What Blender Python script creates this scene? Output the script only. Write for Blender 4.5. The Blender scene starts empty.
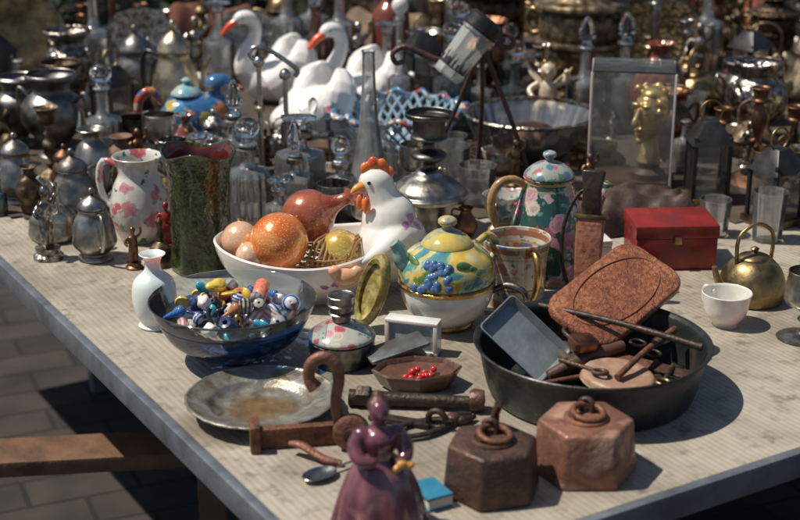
import bpy,bmesh,math,random
from mathutils import Vector,Matrix,Euler
R=random.Random(23)
T=0.75
scene=bpy.context.scene
COL=scene.collection
PL=[]   # occupied footprints on the table
# ------------------------------------------------------------------ materials
def nt(name):
    m=bpy.data.materials.new(name); m.use_nodes=True
    n=m.node_tree.nodes; l=m.node_tree.links
    return m,n,l,n["Principled BSDF"]
def coords(n,l):
    tc=n.new('ShaderNodeTexCoord'); oi=n.new('ShaderNodeObjectInfo')
    mu=n.new('ShaderNodeMath'); mu.operation='MULTIPLY'; mu.inputs[1].default_value=7.3
    l.new(oi.outputs['Random'],mu.inputs[0])
    va=n.new('ShaderNodeVectorMath'); va.operation='ADD'
    l.new(tc.outputs['Object'],va.inputs[0]); l.new(mu.outputs[0],va.inputs[1])
    return va.outputs[0],tc.outputs['Object']
def ramp(n,stops,interp='LINEAR'):
    r=n.new('ShaderNodeValToRGB'); cr=r.color_ramp; cr.interpolation=interp
    while len(cr.elements)>1: cr.elements.remove(cr.elements[-1])
    cr.elements[0].position=stops[0][0]; cr.elements[0].color=(*stops[0][1],1)
    for p,c in stops[1:]:
        e=cr.elements.new(p); e.color=(*c,1)
    return r
def noise(n,l,vec,sc,det=5,dist=0):
    t=n.new('ShaderNodeTexNoise'); t.inputs['Scale'].default_value=sc
    t.inputs['Detail'].default_value=det; t.inputs['Distortion'].default_value=dist
    l.new(vec,t.inputs['Vector']); return t
def mixc(n,l,f,a,b):
    m=n.new('ShaderNodeMix'); m.data_type='RGBA'
    for s,v in ((m.inputs[0],f),(m.inputs[6],a),(m.inputs[7],b)):
        if isinstance(v,(int,float)): s.default_value=v
        elif isinstance(v,tuple): s.default_value=(*v,1)
        else: l.new(v,s)
    return m.outputs[2]
def finish(n,l,b,vec,col,rough,rv,bump,bsc,dirt_crease=0,dirt_crease_col=(.05,.035,.02),metal=0):
    if dirt_crease>0:  # dirt by noise, and colour darkened in the creases
        g=n.new('ShaderNodeNewGeometry')
        pr=ramp(n,[(.44,(1,1,1)),(.52,(0,0,0))]); l.new(g.outputs['Pointiness'],pr.inputs[0])
        dn=noise(n,l,vec,45,6); dr=ramp(n,[(.42,(0,0,0)),(.68,(1,1,1))]); l.new(dn.outputs[0],dr.inputs[0])
        mx=n.new('ShaderNodeMath'); mx.operation='MAXIMUM'; l.new(pr.outputs[0],mx.inputs[0]); l.new(dr.outputs[0],mx.inputs[1])
        mm=n.new('ShaderNodeMath'); mm.operation='MULTIPLY'; l.new(mx.outputs[0],mm.inputs[0]); mm.inputs[1].default_value=dirt_crease
        col=mixc(n,l,mm.outputs[0],col,dirt_crease_col)
    if isinstance(col,tuple): b.inputs['Base Color'].default_value=(*col,1)
    else: l.new(col,b.inputs['Base Color'])
    rn=noise(n,l,vec,bsc*.4,4); mr=n.new('ShaderNodeMapRange')
    mr.inputs['From Min'].default_value=.3; mr.inputs['From Max'].default_value=.7
    mr.inputs['To Min'].default_value=max(.02,rough-rv); mr.inputs['To Max'].default_value=min(1,rough+rv)
    l.new(rn.outputs[0],mr.inputs[0]); l.new(mr.outputs[0],b.inputs['Roughness'])
    if bump>0:
        bn=noise(n,l,vec,bsc,5); bp=n.new('ShaderNodeBump'); bp.inputs['Strength'].default_value=bump
        bp.inputs['Distance'].default_value=.002; l.new(bn.outputs[0],bp.inputs['Height']); l.new(bp.outputs[0],b.inputs['Normal'])
        return bp
def M(name,c1,c2=None,c3=None,sc=25,rough=.5,rv=.12,metal=0,bump=.2,bsc=120,coat=0,dirt_crease=0,dirt_crease_col=(.05,.035,.02),sss=0,engrave=0):
    m,n,l,b=nt(name); vec,_=coords(n,l)
    c2=c2 or tuple(x*.8 for x in c1); c3=c3 or c1
    t=noise(n,l,vec,sc,6,.3); r=ramp(n,[(.33,c1),(.52,c2),(.7,c3)]); l.new(t.outputs[0],r.inputs[0])
    b.inputs['Metallic'].default_value=metal; b.inputs['Coat Weight'].default_value=coat
    b.inputs['Coat Roughness'].default_value=.08
    if sss: b.inputs['Subsurface Weight'].default_value=sss; b.inputs['Subsurface Scale'].default_value=.01
    col=r.outputs[0]
    v=None
    if engrave:
        v=n.new('ShaderNodeTexVoronoi'); v.inputs['Scale'].default_value=engrave; v.feature='SMOOTH_F1'; l.new(vec,v.inputs['Vector'])
        er=ramp(n,[(.25,(1,1,1)),(.6,(.3,.26,.23))]); l.new(v.outputs['Distance'],er.inputs[0])
        mm=n.new('ShaderNodeMix'); mm.data_type='RGBA'; mm.blend_type='MULTIPLY'; mm.inputs[0].default_value=.9; l.new(col,mm.inputs[6]); l.new(er.outputs[0],mm.inputs[7]); col=mm.outputs[2]
    bp=finish(n,l,b,vec,col,rough,rv,bump,bsc,dirt_crease,dirt_crease_col)
    if v:
        b2=n.new('ShaderNodeBump'); b2.invert=True; b2.inputs['Strength'].default_value=.8; b2.inputs['Distance'].default_value=.004
        l.new(v.outputs['Distance'],b2.inputs['Height']); l.new(bp.outputs[0],b2.inputs['Normal']); l.new(b2.outputs[0],b.inputs['Normal'])
    return m
def GL(name,tint=(.95,.97,.96),rough=.03,extra=.035,dust_haze=.04,body=(.7,.72,.7),blend=.22):
    m,n,l,b=nt(name); out=n['Material Output']; vec,_=coords(n,l)
    tr=n.new('ShaderNodeBsdfTransparent'); tr.inputs[0].default_value=(*tint,1)
    b.inputs['Base Color'].default_value=(*body,1); b.inputs['Roughness'].default_value=.4
    gl=n.new('ShaderNodeBsdfGlossy'); gl.inputs['Roughness'].default_value=rough
    fr=n.new('ShaderNodeLayerWeight'); fr.inputs[0].default_value=blend
    ad=n.new('ShaderNodeMath'); ad.operation='ADD'; ad.inputs[1].default_value=extra; ad.use_clamp=True; l.new(fr.outputs[0],ad.inputs[0])
    dn=noise(n,l,vec,40,5); dm=n.new('ShaderNodeMath'); dm.operation='MULTIPLY'; dm.inputs[1].default_value=dust_haze*2; l.new(dn.outputs[0],dm.inputs[0])  # film of dust, with pale haze mixed in to lighten the glass
    m1=n.new('ShaderNodeMixShader'); l.new(dm.outputs[0],m1.inputs[0]); l.new(tr.outputs[0],m1.inputs[1]); l.new(b.outputs[0],m1.inputs[2])
    m2=n.new('ShaderNodeMixShader'); l.new(ad.outputs[0],m2.inputs[0]); l.new(m1.outputs[0],m2.inputs[1]); l.new(gl.outputs[0],m2.inputs[2])
    bn=noise(n,l,vec,60,3); bp=n.new('ShaderNodeBump'); bp.inputs['Strength'].default_value=.25; bp.inputs['Distance'].default_value=.002
    l.new(bn.outputs[0],bp.inputs['Height']); l.new(bp.outputs[0],gl.inputs['Normal'])
    l.new(m2.outputs[0],out.inputs[0]); return m
def RG(name,col=(.95,.97,.96),rough=.02,bump=.1,bsc=60):
    m,n,l,b=nt(name); vec,_=coords(n,l)
    b.inputs['Transmission Weight'].default_value=1; b.inputs['IOR'].default_value=1.47
    finish(n,l,b,vec,col,rough,.01,bump,bsc); return m
def FL(name,base,petals,leaf=(.06,.2,.08),sc=35,thr=.34,rough=.18,coat=.6,leafthr=.2,bands=None,dirt_crease=.15):
    m,n,l,b=nt(name); vec,raw=coords(n,l)
    dn=noise(n,l,vec,70,4); v1=n.new('ShaderNodeVectorMath'); v1.operation='SCALE'; v1.inputs['Scale'].default_value=.8/sc
    l.new(dn.outputs[1],v1.inputs[0]); v2=n.new('ShaderNodeVectorMath'); v2.operation='ADD'; l.new(vec,v2.inputs[0]); l.new(v1.outputs[0],v2.inputs[1])
    def vor(s):
        v=n.new('ShaderNodeTexVoronoi'); v.inputs['Scale'].default_value=s; l.new(v2.outputs[0],v.inputs['Vector']); return v
    bn=noise(n,l,vec,20,4); br=ramp(n,[(.35,base),(.7,tuple(x*.72 for x in base))]); l.new(bn.outputs[0],br.inputs[0])
    lv=vor(sc*1.7); lr=ramp(n,[(leafthr,(1,1,1)),(leafthr+.04,(0,0,0))]); l.new(lv.outputs['Distance'],lr.inputs[0])
    c=mixc(n,l,lr.outputs[0],br.outputs[0],leaf)
    fv=vor(sc); fr=ramp(n,[(thr,(1,1,1)),(thr+.04,(0,0,0))]); l.new(fv.outputs['Distance'],fr.inputs[0])
    sp=n.new('ShaderNodeSeparateColor'); l.new(fv.outputs['Color'],sp.inputs[0])
    k=len(petals); pr=ramp(n,[(i/k,petals[i]) for i in range(k)],'CONSTANT'); l.new(sp.outputs[0],pr.inputs[0])
    sh=ramp(n,[(0,(.5,.3,.3)),(thr*.5,(1,1,1)),(thr*.62,(.62,.5,.5)),(thr*.72,(1,1,1))]); l.new(fv.outputs['Distance'],sh.inputs[0])
    mm=n.new('ShaderNodeMix'); mm.data_type='RGBA'; mm.blend_type='MULTIPLY'; mm.inputs[0].default_value=.85
    l.new(pr.outputs[0],mm.inputs[6]); l.new(sh.outputs[0],mm.inputs[7])
    c=mixc(n,l,fr.outputs[0],c,mm.outputs[2])
    cr=ramp(n,[(thr*.16,(1,1,1)),(thr*.24,(0,0,0))]); l.new(fv.outputs['Distance'],cr.inputs[0])
    c=mixc(n,l,cr.outputs[0],c,(.5,.34,.06))
    if bands:
        sx=n.new('ShaderNodeSeparateXYZ'); l.new(raw,sx.inputs[0])
        for z0,z1,bc in bands:
            a=n.new('ShaderNodeMath'); a.operation='GREATER_THAN'; a.inputs[1].default_value=z0; l.new(sx.outputs[2],a.inputs[0])
            d=n.new('ShaderNodeMath'); d.operation='LESS_THAN'; d.inputs[1].default_value=z1; l.new(sx.outputs[2],d.inputs[0])
            e=n.new('ShaderNodeMath'); e.operation='MULTIPLY'; l.new(a.outputs[0],e.inputs[0]); l.new(d.outputs[0],e.inputs[1])
            c=mixc(n,l,e.outputs[0],c,bc)
    b.inputs['Coat Weight'].default_value=coat
    finish(n,l,b,vec,c,rough,.06,.12,90,dirt_crease,(.12,.09,.06)); return m
def SP(name,base,spots,rough=.15,coat=.6,sss=.1,dirt_crease=.0,wob=.006):
    m,n,l,b=nt(name); vec,raw=coords(n,l)
    t=noise(n,l,vec,18,4); r=ramp(n,[(.35,base),(.7,tuple(x*.9 for x in base))]); l.new(t.outputs[0],r.inputs[0]); c=r.outputs[0]
    dn=noise(n,l,raw,110,2); s1=n.new('ShaderNodeVectorMath'); s1.operation='SUBTRACT'; s1.inputs[1].default_value=(.5,.5,.5); l.new(dn.outputs[1],s1.inputs[0])
    v1=n.new('ShaderNodeVectorMath'); v1.operation='SCALE'; v1.inputs['Scale'].default_value=wob*2.5; l.new(s1.outputs[0],v1.inputs[0])
    v2=n.new('ShaderNodeVectorMath'); v2.operation='ADD'; l.new(raw,v2.inputs[0]); l.new(v1.outputs[0],v2.inputs[1])
    for ctr,rad,cc in spots:
        d=n.new('ShaderNodeVectorMath'); d.operation='DISTANCE'; l.new(v2.outputs[0],d.inputs[0]); d.inputs[1].default_value=ctr
        mr=n.new('ShaderNodeMapRange'); mr.inputs['From Min'].default_value=rad*.8; mr.inputs['From Max'].default_value=rad*1.05
        mr.inputs['To Min'].default_value=1; mr.inputs['To Max'].default_value=0; l.new(d.outputs['Value'],mr.inputs[0])
        c=mixc(n,l,mr.outputs[0],c,cc)
    b.inputs['Coat Weight'].default_value=coat; b.inputs['Subsurface Weight'].default_value=sss; b.inputs['Subsurface Scale'].default_value=.008
    finish(n,l,b,vec,c,rough,.05,.08,70,dirt_crease,(.35,.3,.22)); return m

silver=M('tarnished_silver',(.58,.56,.52),(.4,.38,.34),(.2,.18,.15),sc=30,rough=.36,metal=1,bump=.25,dirt_crease=.6)
silver_e=M('engraved_silver',(.66,.64,.6),(.5,.47,.42),(.3,.27,.22),sc=30,rough=.34,metal=1,bump=.25,dirt_crease=.4,engrave=110)
silver_b=M('bright_silver',(.72,.7,.66),(.55,.53,.49),(.38,.36,.32),sc=30,rough=.28,metal=1,bump=.18,dirt_crease=.5)
pewter=M('pewter',(.33,.33,.32),(.24,.23,.22),(.15,.13,.12),sc=40,rough=.42,metal=1,bump=.3,dirt_crease=.5)
brass=M('aged_brass',(.48,.35,.17),(.33,.24,.12),(.16,.11,.06),sc=30,rough=.42,metal=1,bump=.35,dirt_crease=.6)
brass_e=M('engraved_brass',(.52,.39,.2),(.38,.28,.14),(.2,.14,.08),sc=30,rough=.42,metal=1,bump=.3,dirt_crease=.45,engrave=95)
brass_l=M('pale_brass',(.72,.62,.43),(.6,.5,.33),(.4,.31,.19),sc=25,rough=.38,metal=1,bump=.25,dirt_crease=.4)
bronze=M('dark_bronze',(.2,.15,.1),(.13,.095,.06),(.28,.21,.13),sc=45,rough=.5,metal=.9,bump=.5,bsc=160,dirt_crease=.5,dirt_crease_col=(.03,.02,.015),engrave=75)
urnm=M('dull_embossed_bronze',(.42,.33,.22),(.3,.23,.15),(.19,.14,.09),sc=35,rough=.48,metal=.8,bump=.5,bsc=140,dirt_crease=.55,dirt_crease_col=(.04,.03,.018),engrave=60)
copper=M('old_copper',(.34,.17,.1),(.24,.12,.07),(.14,.075,.05),sc=35,rough=.45,metal=1,bump=.3,dirt_crease=.5)
gold=M('gilt',(.8,.53,.2),(.66,.4,.12),(.36,.2,.07),sc=35,rough=.28,metal=1,bump=.3,dirt_crease=.4)
iron=M('dark_iron',(.045,.04,.036),(.075,.055,.042),(.03,.028,.027),sc=45,rough=.5,metal=.7,bump=.6,bsc=200)
rust=M('rust',(.12,.05,.028),(.2,.085,.045),(.07,.035,.025),sc=55,rough=.6,metal=.35,bump=.8,bsc=220,rv=.2)
rust_r=M('red_rust',(.25,.11,.068),(.15,.066,.043),(.34,.18,.12),sc=30,rough=.55,metal=.3,bump=.9,bsc=180,rv=.22)
rust_d=M('dark_rust',(.07,.042,.033),(.115,.062,.045),(.045,.033,.03),sc=30,rough=.48,metal=.45,bump=.9,bsc=180,rv=.22)
enamel=M('black_enamel',(.01,.014,.015),(.016,.02,.02),(.045,.04,.034),sc=22,rough=.42,metal=.1,bump=.35,rv=.15)
white=M('white_ceramic',(.8,.78,.73),(.74,.72,.67),(.66,.63,.57),sc=18,rough=.2,bump=.08,coat=.5,sss=.15,dirt_crease=.3,dirt_crease_col=(.4,.36,.3))
opal=M('opal_glass',(.72,.72,.7),(.78,.78,.76),(.64,.64,.63),sc=20,rough=.25,bump=.1,coat=.15,sss=.5)
leather=M('brown_leather',(.2,.075,.035),(.28,.11,.05),(.12,.045,.025),sc=30,rough=.42,bump=.5,bsc=170,coat=.15)
leather_d=M('dark_leather',(.045,.026,.02),(.065,.036,.026),(.03,.02,.016),sc=20,rough=.65,bump=.6,bsc=130)
wood=M('worn_wood',(.17,.09,.05),(.12,.065,.035),(.08,.042,.025),sc=18,rough=.65,bump=.5)
wood_d=M('dark_wood',(.07,.035,.02),(.1,.05,.03),(.05,.028,.02),sc=18,rough=.45,bump=.3)
black=M('black_plastic',(.012,.012,.013),(.02,.02,.02),rough=.35,bump=.1)
redbox_m=M('red_lacquer',(.26,.016,.014),(.2,.014,.012),(.14,.02,.015),rough=.38,bump=.15,coat=.1)
pale_ac=M('pale_acrylic',(.72,.73,.7),(.64,.66,.63),rough=.25,bump=.1,sss=.4,coat=.4)
paper=M('paper',(.65,.6,.5),(.6,.55,.45),rough=.8,bump=.3)
glass=GL('clear_glass'); glass_g=GL('green_tint_glass',(.9,.97,.97),extra=.04,dust_haze=.07)
rglass=RG('crystal')
blueg=GL('cobalt_glass',(.36,.55,.9),extra=.05,dust_haze=.16,body=(.03,.13,.42))
def glitter(name,c1,c2,sp=(.9,.8,.6),met=.25,tr=0,sps=260):
    m,n,l,b=nt(name); vec,_=coords(n,l)
    t=noise(n,l,vec,18,6,1); r=ramp(n,[(.38,c1),(.62,c2)]); l.new(t.outputs[0],r.inputs[0])
    v=n.new('ShaderNodeTexVoronoi'); v.inputs['Scale'].default_value=sps; l.new(vec,v.inputs['Vector'])
    q=ramp(n,[(.2,(1,1,1)),(.34,(0,0,0))]); l.new(v.outputs['Distance'],q.inputs[0])
    t2=noise(n,l,vec,26,6); q2=ramp(n,[(.4,(0,0,0)),(.55,(1,1,1))]); l.new(t2.outputs[0],q2.inputs[0])
    mu=n.new('ShaderNodeMath'); mu.operation='MULTIPLY'; l.new(q.outputs[0],mu.inputs[0]); l.new(q2.outputs[0],mu.inputs[1])
    c=mixc(n,l,mu.outputs[0],r.outputs[0],sp)
    b.inputs['Coat Weight'].default_value=.8; b.inputs['Metallic'].default_value=met; b.inputs['Transmission Weight'].default_value=tr
    finish(n,l,b,vec,c,.22,.08,.3,150); return m
g_orange=glitter('orange_mercury_glass',(.75,.17,.03),(.85,.34,.08),(.95,.7,.4),sps=300)
g_red=glitter('rose_amber_glass',(.38,.06,.035),(.6,.19,.09),(.8,.4,.28),met=.1,tr=.45)
g_peach=glitter('peach_mercury_glass',(.78,.46,.28),(.82,.54,.34))
g_lime=glitter('lime_mercury_glass',(.6,.55,.08),(.6,.36,.08))
# ------------------------------------------------------------------ mesh tools
def mkobj(name,me,mat,parent=None,loc=(0,0,0),rot=(0,0,0),ang=42,smooth=True):
    if smooth:
        me.polygons.foreach_set('use_smooth',[True]*len(me.polygons)); me.set_sharp_from_angle(angle=math.radians(ang))
    if mat: me.materials.append(mat)
    o=bpy.data.objects.new(name,me); COL.objects.link(o); o.location=loc; o.rotation_euler=rot
    if parent: o.parent=parent
    return o
def tag(o,label,cat,group=None):
    o['label']=label; o['category']=cat
    if group: o['group']=group
    return o
def thing(name,label,cat,x,y,z=0,rz=0,r=.05,group=None,s=1):
    e=bpy.data.objects.new(name,None); COL.objects.link(e); e.empty_display_size=.02
    e.location=(x,y,T+z); e.rotation_euler=(0,0,rz); e.scale=(s,s,s); PL.append((x,y,r)); return tag(e,label,cat,group)
def cr(P,k):
    if k<=1 or len(P)<3: return [tuple(p) for p in P]
    out=[]; n=len(P)
    for i in range(n-1):
        p0=P[max(i-1,0)];p1=P[i];p2=P[i+1];p3=P[min(i+2,n-1)]
        for j in range(k):
            t=j/k
            out.append(tuple(.5*((2*b)+(-a+c)*t+(2*a-5*b+4*c-d)*t*t+(-a+3*b-3*c+d)*t**3) for a,b,c,d in zip(p0,p1,p2,p3)))
    out.append(tuple(P[-1])); return out
def lathe_bm(bm,prof,segs=40,fn=None,mx=None):
    rings=[]
    for r,z in prof:
        if r<1e-5:
            co=Vector((0,0,z)); rings.append([bm.verts.new(mx@co if mx else co)])
        else:
            ring=[]
            for i in range(segs):
                a=2*math.pi*i/segs; co=Vector((r*math.cos(a),r*math.sin(a),z))
                if fn: co=Vector(fn(a,r,z))
                ring.append(bm.verts.new(mx@co if mx else co))
            rings.append(ring)
    for A,B in zip(rings,rings[1:]):
        if len(A)==1 and len(B)==1: continue
        for i in range(segs):
            j=(i+1)%segs
            if len(A)==1: bm.faces.new((A[0],B[j],B[i]))
            elif len(B)==1: bm.faces.new((A[i],A[j],B[0]))
            else: bm.faces.new((A[i],A[j],B[j],B[i]))
def lathe(name,prof,mat,parent=None,loc=(0,0,0),rot=(0,0,0),segs=40,fn=None,k=1,ang=42):
    bm=bmesh.new(); prof=[(max(0,r),z) for r,z in cr(prof,k)]
    lathe_bm(bm,prof,segs,fn); bmesh.ops.recalc_face_normals(bm,faces=bm.faces)
    me=bpy.data.meshes.new(name); bm.to_mesh(me); bm.free(); return mkobj(name,me,mat,parent,loc,rot,ang)
def shell(prof,t=.002,k=4,floor=None):
    p=[(max(0,r),z) for r,z in cr(prof,k)]; z0=p[0][1]; fl=floor if floor else z0+t*1.6
    inner=[(max(r-t,.0005),z) for r,z in reversed(p) if z>fl+.0008]
    return [(0,z0)]+p+[(p[-1][0]-t*.5,p[-1][1]+t*.4)]+inner+[(0,fl)]
def tube_bm(bm,pts,rads,segs=10,k=4,flat=1.0,up=None):
    if isinstance(rads,(int,float)): rads=[rads]*len(pts)
    q=cr([tuple(p)+(r,) for p,r in zip(pts,rads)],k)
    P=[Vector(x[:3]) for x in q]; rr=[max(x[3],.0002) for x in q]
    n=len(P); tan=[(P[min(i+1,n-1)]-P[max(i-1,0)]).normalized() for i in range(n)]
    u=Vector(up) if up else (Vector((0,0,1)) if abs(tan[0].z)<.9 else Vector((1,0,0)))
    rings=[]
    for i in range(n):
        u=(u-tan[i]*u.dot(tan[i])); u.normalize(); v=tan[i].cross(u)
        rings.append([bm.verts.new(P[i]+(u*math.cos(a)*rr[i]*flat+v*math.sin(a)*rr[i])) for a in [2*math.pi*j/segs for j in range(segs)]])
    for A,B in zip(rings,rings[1:]):
        for i in range(segs):
            j=(i+1)%segs; bm.faces.new((A[i],A[j],B[j],B[i]))
    bm.faces.new(list(reversed(rings[0]))); bm.faces.new(rings[-1])
def tube(name,pts,rads,mat,parent=None,loc=(0,0,0),rot=(0,0,0),segs=10,k=4,flat=1.0,up=None):
    bm=bmesh.new(); tube_bm(bm,pts,rads,segs,k,flat,up); bmesh.ops.recalc_face_normals(bm,faces=bm.faces)
    me=bpy.data.meshes.new(name); bm.to_mesh(me); bm.free(); return mkobj(name,me,mat,parent,loc,rot,50)
def ring(name,R0,r,mat,parent=None,loc=(0,0,0),rot=(0,0,0),a0=0,a1=2*math.pi,n=28,sy=1):
    if a1-a0>6.28:
        bm=bmesh.new(); V=[]
        for i in range(n):
            a=2*math.pi*i/n; V.append([bm.verts.new(((R0+r*math.cos(b))*math.cos(a),sy*(R0+r*math.cos(b))*math.sin(a),r*math.sin(b))) for b in [2*math.pi*j/10 for j in range(10)]])
        for i in range(n):
            for j in range(10): bm.faces.new((V[i][j],V[(i+1)%n][j],V[(i+1)%n][(j+1)%10],V[i][(j+1)%10]))
        me=bpy.data.meshes.new(name); bm.to_mesh(me); bm.free(); return mkobj(name,me,mat,parent,loc,rot,60)
    return tube(name,[(R0*math.cos(a0+(a1-a0)*i/n),sy*R0*math.sin(a0+(a1-a0)*i/n),0) for i in range(n+1)],r,mat,parent,loc,rot,k=1)
def box(name,size,mat,parent=None,loc=(0,0,0),rot=(0,0,0),bev=.002,taper=1,seg=2):
    bm=bmesh.new(); bmesh.ops.create_cube(bm,size=1)
    for v in bm.verts:
        tf=taper if v.co.z>0 else 1
        v.co=Vector((v.co.x*size[0]*tf,v.co.y*size[1]*tf,v.co.z*size[2]))
    if bev>0: bmesh.ops.bevel(bm,geom=list(bm.edges),offset=bev,segments=seg,affect='EDGES',profile=.6)
    me=bpy.data.meshes.new(name); bm.to_mesh(me); bm.free(); return mkobj(name,me,mat,parent,loc,rot,35)
def prism(name,pts,h,mat,parent=None,loc=(0,0,0),rot=(0,0,0),bev=.001,top=1,seg=2):
    bm=bmesh.new(); A=[bm.verts.new((x,y,0)) for x,y in pts]; B=[bm.verts.new((x*top,y*top,h)) for x,y in pts]
    n=len(pts); bm.faces.new(list(reversed(A))); bm.faces.new(B)
    for i in range(n): bm.faces.new((A[i],A[(i+1)%n],B[(i+1)%n],B[i]))
    bmesh.ops.recalc_face_normals(bm,faces=bm.faces)
    if bev>0: bmesh.ops.bevel(bm,geom=[e for e in bm.edges if len(e.link_faces)==2 and e.calc_face_angle(0)>.3],offset=bev,segments=seg,affect='EDGES',profile=.5)
    me=bpy.data.meshes.new(name); bm.to_mesh(me); bm.free(); return mkobj(name,me,mat,parent,loc,rot,35)
def ell_bm(bm,c,r,rot=(0,0,0),seg=20):
    mx=Matrix.Translation(c)@Euler(rot).to_matrix().to_4x4()@Matrix.Diagonal((*r,1))
    bmesh.ops.create_uvsphere(bm,u_segments=seg,v_segments=seg//2+2,radius=1,matrix=mx)
def blob(name,elems,mat,parent=None,loc=(0,0,0),rot=(0,0,0),vox=.003,sm=6):
    bm=bmesh.new()
    for e in elems:
        if e[0]=='e': ell_bm(bm,e[1],e[2],e[3] if len(e)>3 else (0,0,0))
        else: tube_bm(bm,e[1],e[2],12,4,e[3] if len(e)>3 else 1.0)
    bmesh.ops.recalc_face_normals(bm,faces=bm.faces)
    me=bpy.data.meshes.new(name+'_src'); bm.to_mesh(me); bm.free()
    o=bpy.data.objects.new(name+'_src',me); COL.objects.link(o)
    a=o.modifiers.new('r','REMESH'); a.mode='VOXEL'; a.voxel_size=vox
    b=o.modifiers.new('s','SMOOTH'); b.iterations=sm; b.factor=.5
    dg=bpy.context.evaluated_depsgraph_get(); dg.update()
    m2=bpy.data.meshes.new_from_object(o.evaluated_get(dg)); bpy.data.objects.remove(o)
    m2.name=name; return mkobj(name,m2,mat,parent,loc,rot,180)
def multi(name,fnlist,mat,parent=None,loc=(0,0,0),rot=(0,0,0),ang=50):
    bm=bmesh.new()
    for f in fnlist: f(bm)
    me=bpy.data.meshes.new(name); bm.to_mesh(me); bm.free(); return mkobj(name,me,mat,parent,loc,rot,ang)
def orient(o,c,xa,ya):
    x=Vector(xa).normalized(); z=x.cross(Vector(ya)).normalized(); y=z.cross(x)
    m=Matrix((x,y,z)).transposed().to_4x4(); m.translation=Vector((c[0],c[1],T+c[2])); o.matrix_world=m
def rrect(w,d,r,n=5):
    P=[]
    for cx,cy,a0 in ((w/2-r,d/2-r,0),(-w/2+r,d/2-r,90),(-w/2+r,-d/2+r,180),(w/2-r,-d/2+r,270)):
        for i in range(n+1):
            a=math.radians(a0+90*i/n); P.append((cx+r*math.cos(a),cy+r*math.sin(a)))
    return P
def ribs(n,a,tw=0):
    return lambda th,r,z:((r*(1+a*math.cos(n*th+tw*z)))*math.cos(th),(r*(1+a*math.cos(n*th+tw*z)))*math.sin(th),z)

# ------------------------------------------------------------------ SETTING
def ground():
    m,n,l,b=nt('stone_paving'); tc=n.new('ShaderNodeTexCoord')
    br=n.new('ShaderNodeTexBrick'); br.inputs['Scale'].default_value=1; br.inputs['Brick Width'].default_value=.24; br.inputs['Row Height'].default_value=.12
    br.inputs['Mortar Size'].default_value=.006; br.inputs['Color1'].default_value=(.04,.036,.032,1); br.inputs['Color2'].default_value=(.025,.022,.02,1); br.inputs['Mortar'].default_value=(.012,.01,.009,1)
    l.new(tc.outputs['Object'],br.inputs['Vector'])
    t=noise(n,l,tc.outputs['Object'],6,8)
    mm=n.new('ShaderNodeMix'); mm.data_type='RGBA'; mm.blend_type='MULTIPLY'; mm.inputs[0].default_value=1
    r=ramp(n,[(.3,(.45,.45,.45)),(.7,(1.4,1.3,1.2))]); l.new(t.outputs[0],r.inputs[0]); l.new(br.outputs[0],mm.inputs[6]); l.new(r.outputs[0],mm.inputs[7])
    l.new(mm.outputs[2],b.inputs['Base Color']); b.inputs['Roughness'].default_value=.85
    bp=n.new('ShaderNodeBump'); bp.inputs['Strength'].default_value=.6; bp.inputs['Distance'].default_value=.01
    l.new(br.outputs['Fac'],bp.inputs['Height']); bp.invert=True; l.new(bp.outputs[0],b.inputs['Normal'])
    me=bpy.data.meshes.new('ground'); s=300; me.from_pydata([(-s,-s,0),(s,-s,0),(s,s,0),(-s,s,0)],[],[(0,1,2,3)])
    o=mkobj('ground',me,m,smooth=False); o.rotation_euler=(0,0,.4); o['kind']='structure'
ground()
leafm=M('foliage',(.03,.06,.018),(.05,.09,.025),(.07,.1,.03),sc=3,rough=.6,bump=0)
leafm2=M('foliage_dark',(.02,.035,.013),(.03,.05,.018),(.045,.065,.025),sc=3,rough=.6,bump=0)
bark=M('bark',(.06,.045,.035),(.09,.07,.05),(.04,.03,.025),sc=12,rough=.9,bump=.8,bsc=40)
def leaves(bm,pt,size,rr):
    u=Vector((rr.gauss(0,1),rr.gauss(0,1),rr.gauss(0,1))).normalized(); v=u.cross(Vector((rr.gauss(0,1),rr.gauss(0,1),rr.gauss(0,1)))).normalized()
    p=Vector(pt); a=size*rr.uniform(.6,1.3)
    bm.faces.new([bm.verts.new(p+u*a),bm.verts.new(p+v*a*.5),bm.verts.new(p-u*a),bm.verts.new(p-v*a*.5)])
def tree(x,y,h,seed):
    rr=random.Random(seed); e=bpy.data.objects.new('tree',None); COL.objects.link(e); e.location=(x,y,0)
    tag(e,'leafy dark green tree standing behind the market tables','tree','trees behind the stalls')
    P=[(0,0,0),(.1,.05,h*.25),(-.05,.1,h*.5),(.05,0,h*.75)]
    def tr(bm):
        tube_bm(bm,P,[.16,.13,.1,.05],10,4)
        for i in range(7):
            a=i*.9+rr.random(); z=h*rr.uniform(.4,.65)
            tube_bm(bm,[(0,0,z),(math.cos(a)*.6,math.sin(a)*.6,z+.4),(math.cos(a)*1.3,math.sin(a)*1.3,z+.7)],[.05,.035,.015],6,3)
    multi('trunk',[tr],bark,e)
    def cw(bm):
        for i in range(26):
            a=rr.uniform(0,6.28); q=rr.uniform(.3,1.7); c=(math.cos(a)*q,math.sin(a)*q,h*rr.uniform(.5,1.0)); s=rr.uniform(.3,.6)
            for j in range(150):
                leaves(bm,(c[0]+rr.gauss(0,s*.5),c[1]+rr.gauss(0,s*.5),c[2]+rr.gauss(0,s*.4)),.06,rr)
    multi('crown',[cw],leafm,e)
tree(2.4,8.0,4.2,3); tree(-3.2,8.6,4.8,5); tree(5.6,9.0,5,8)
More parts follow.
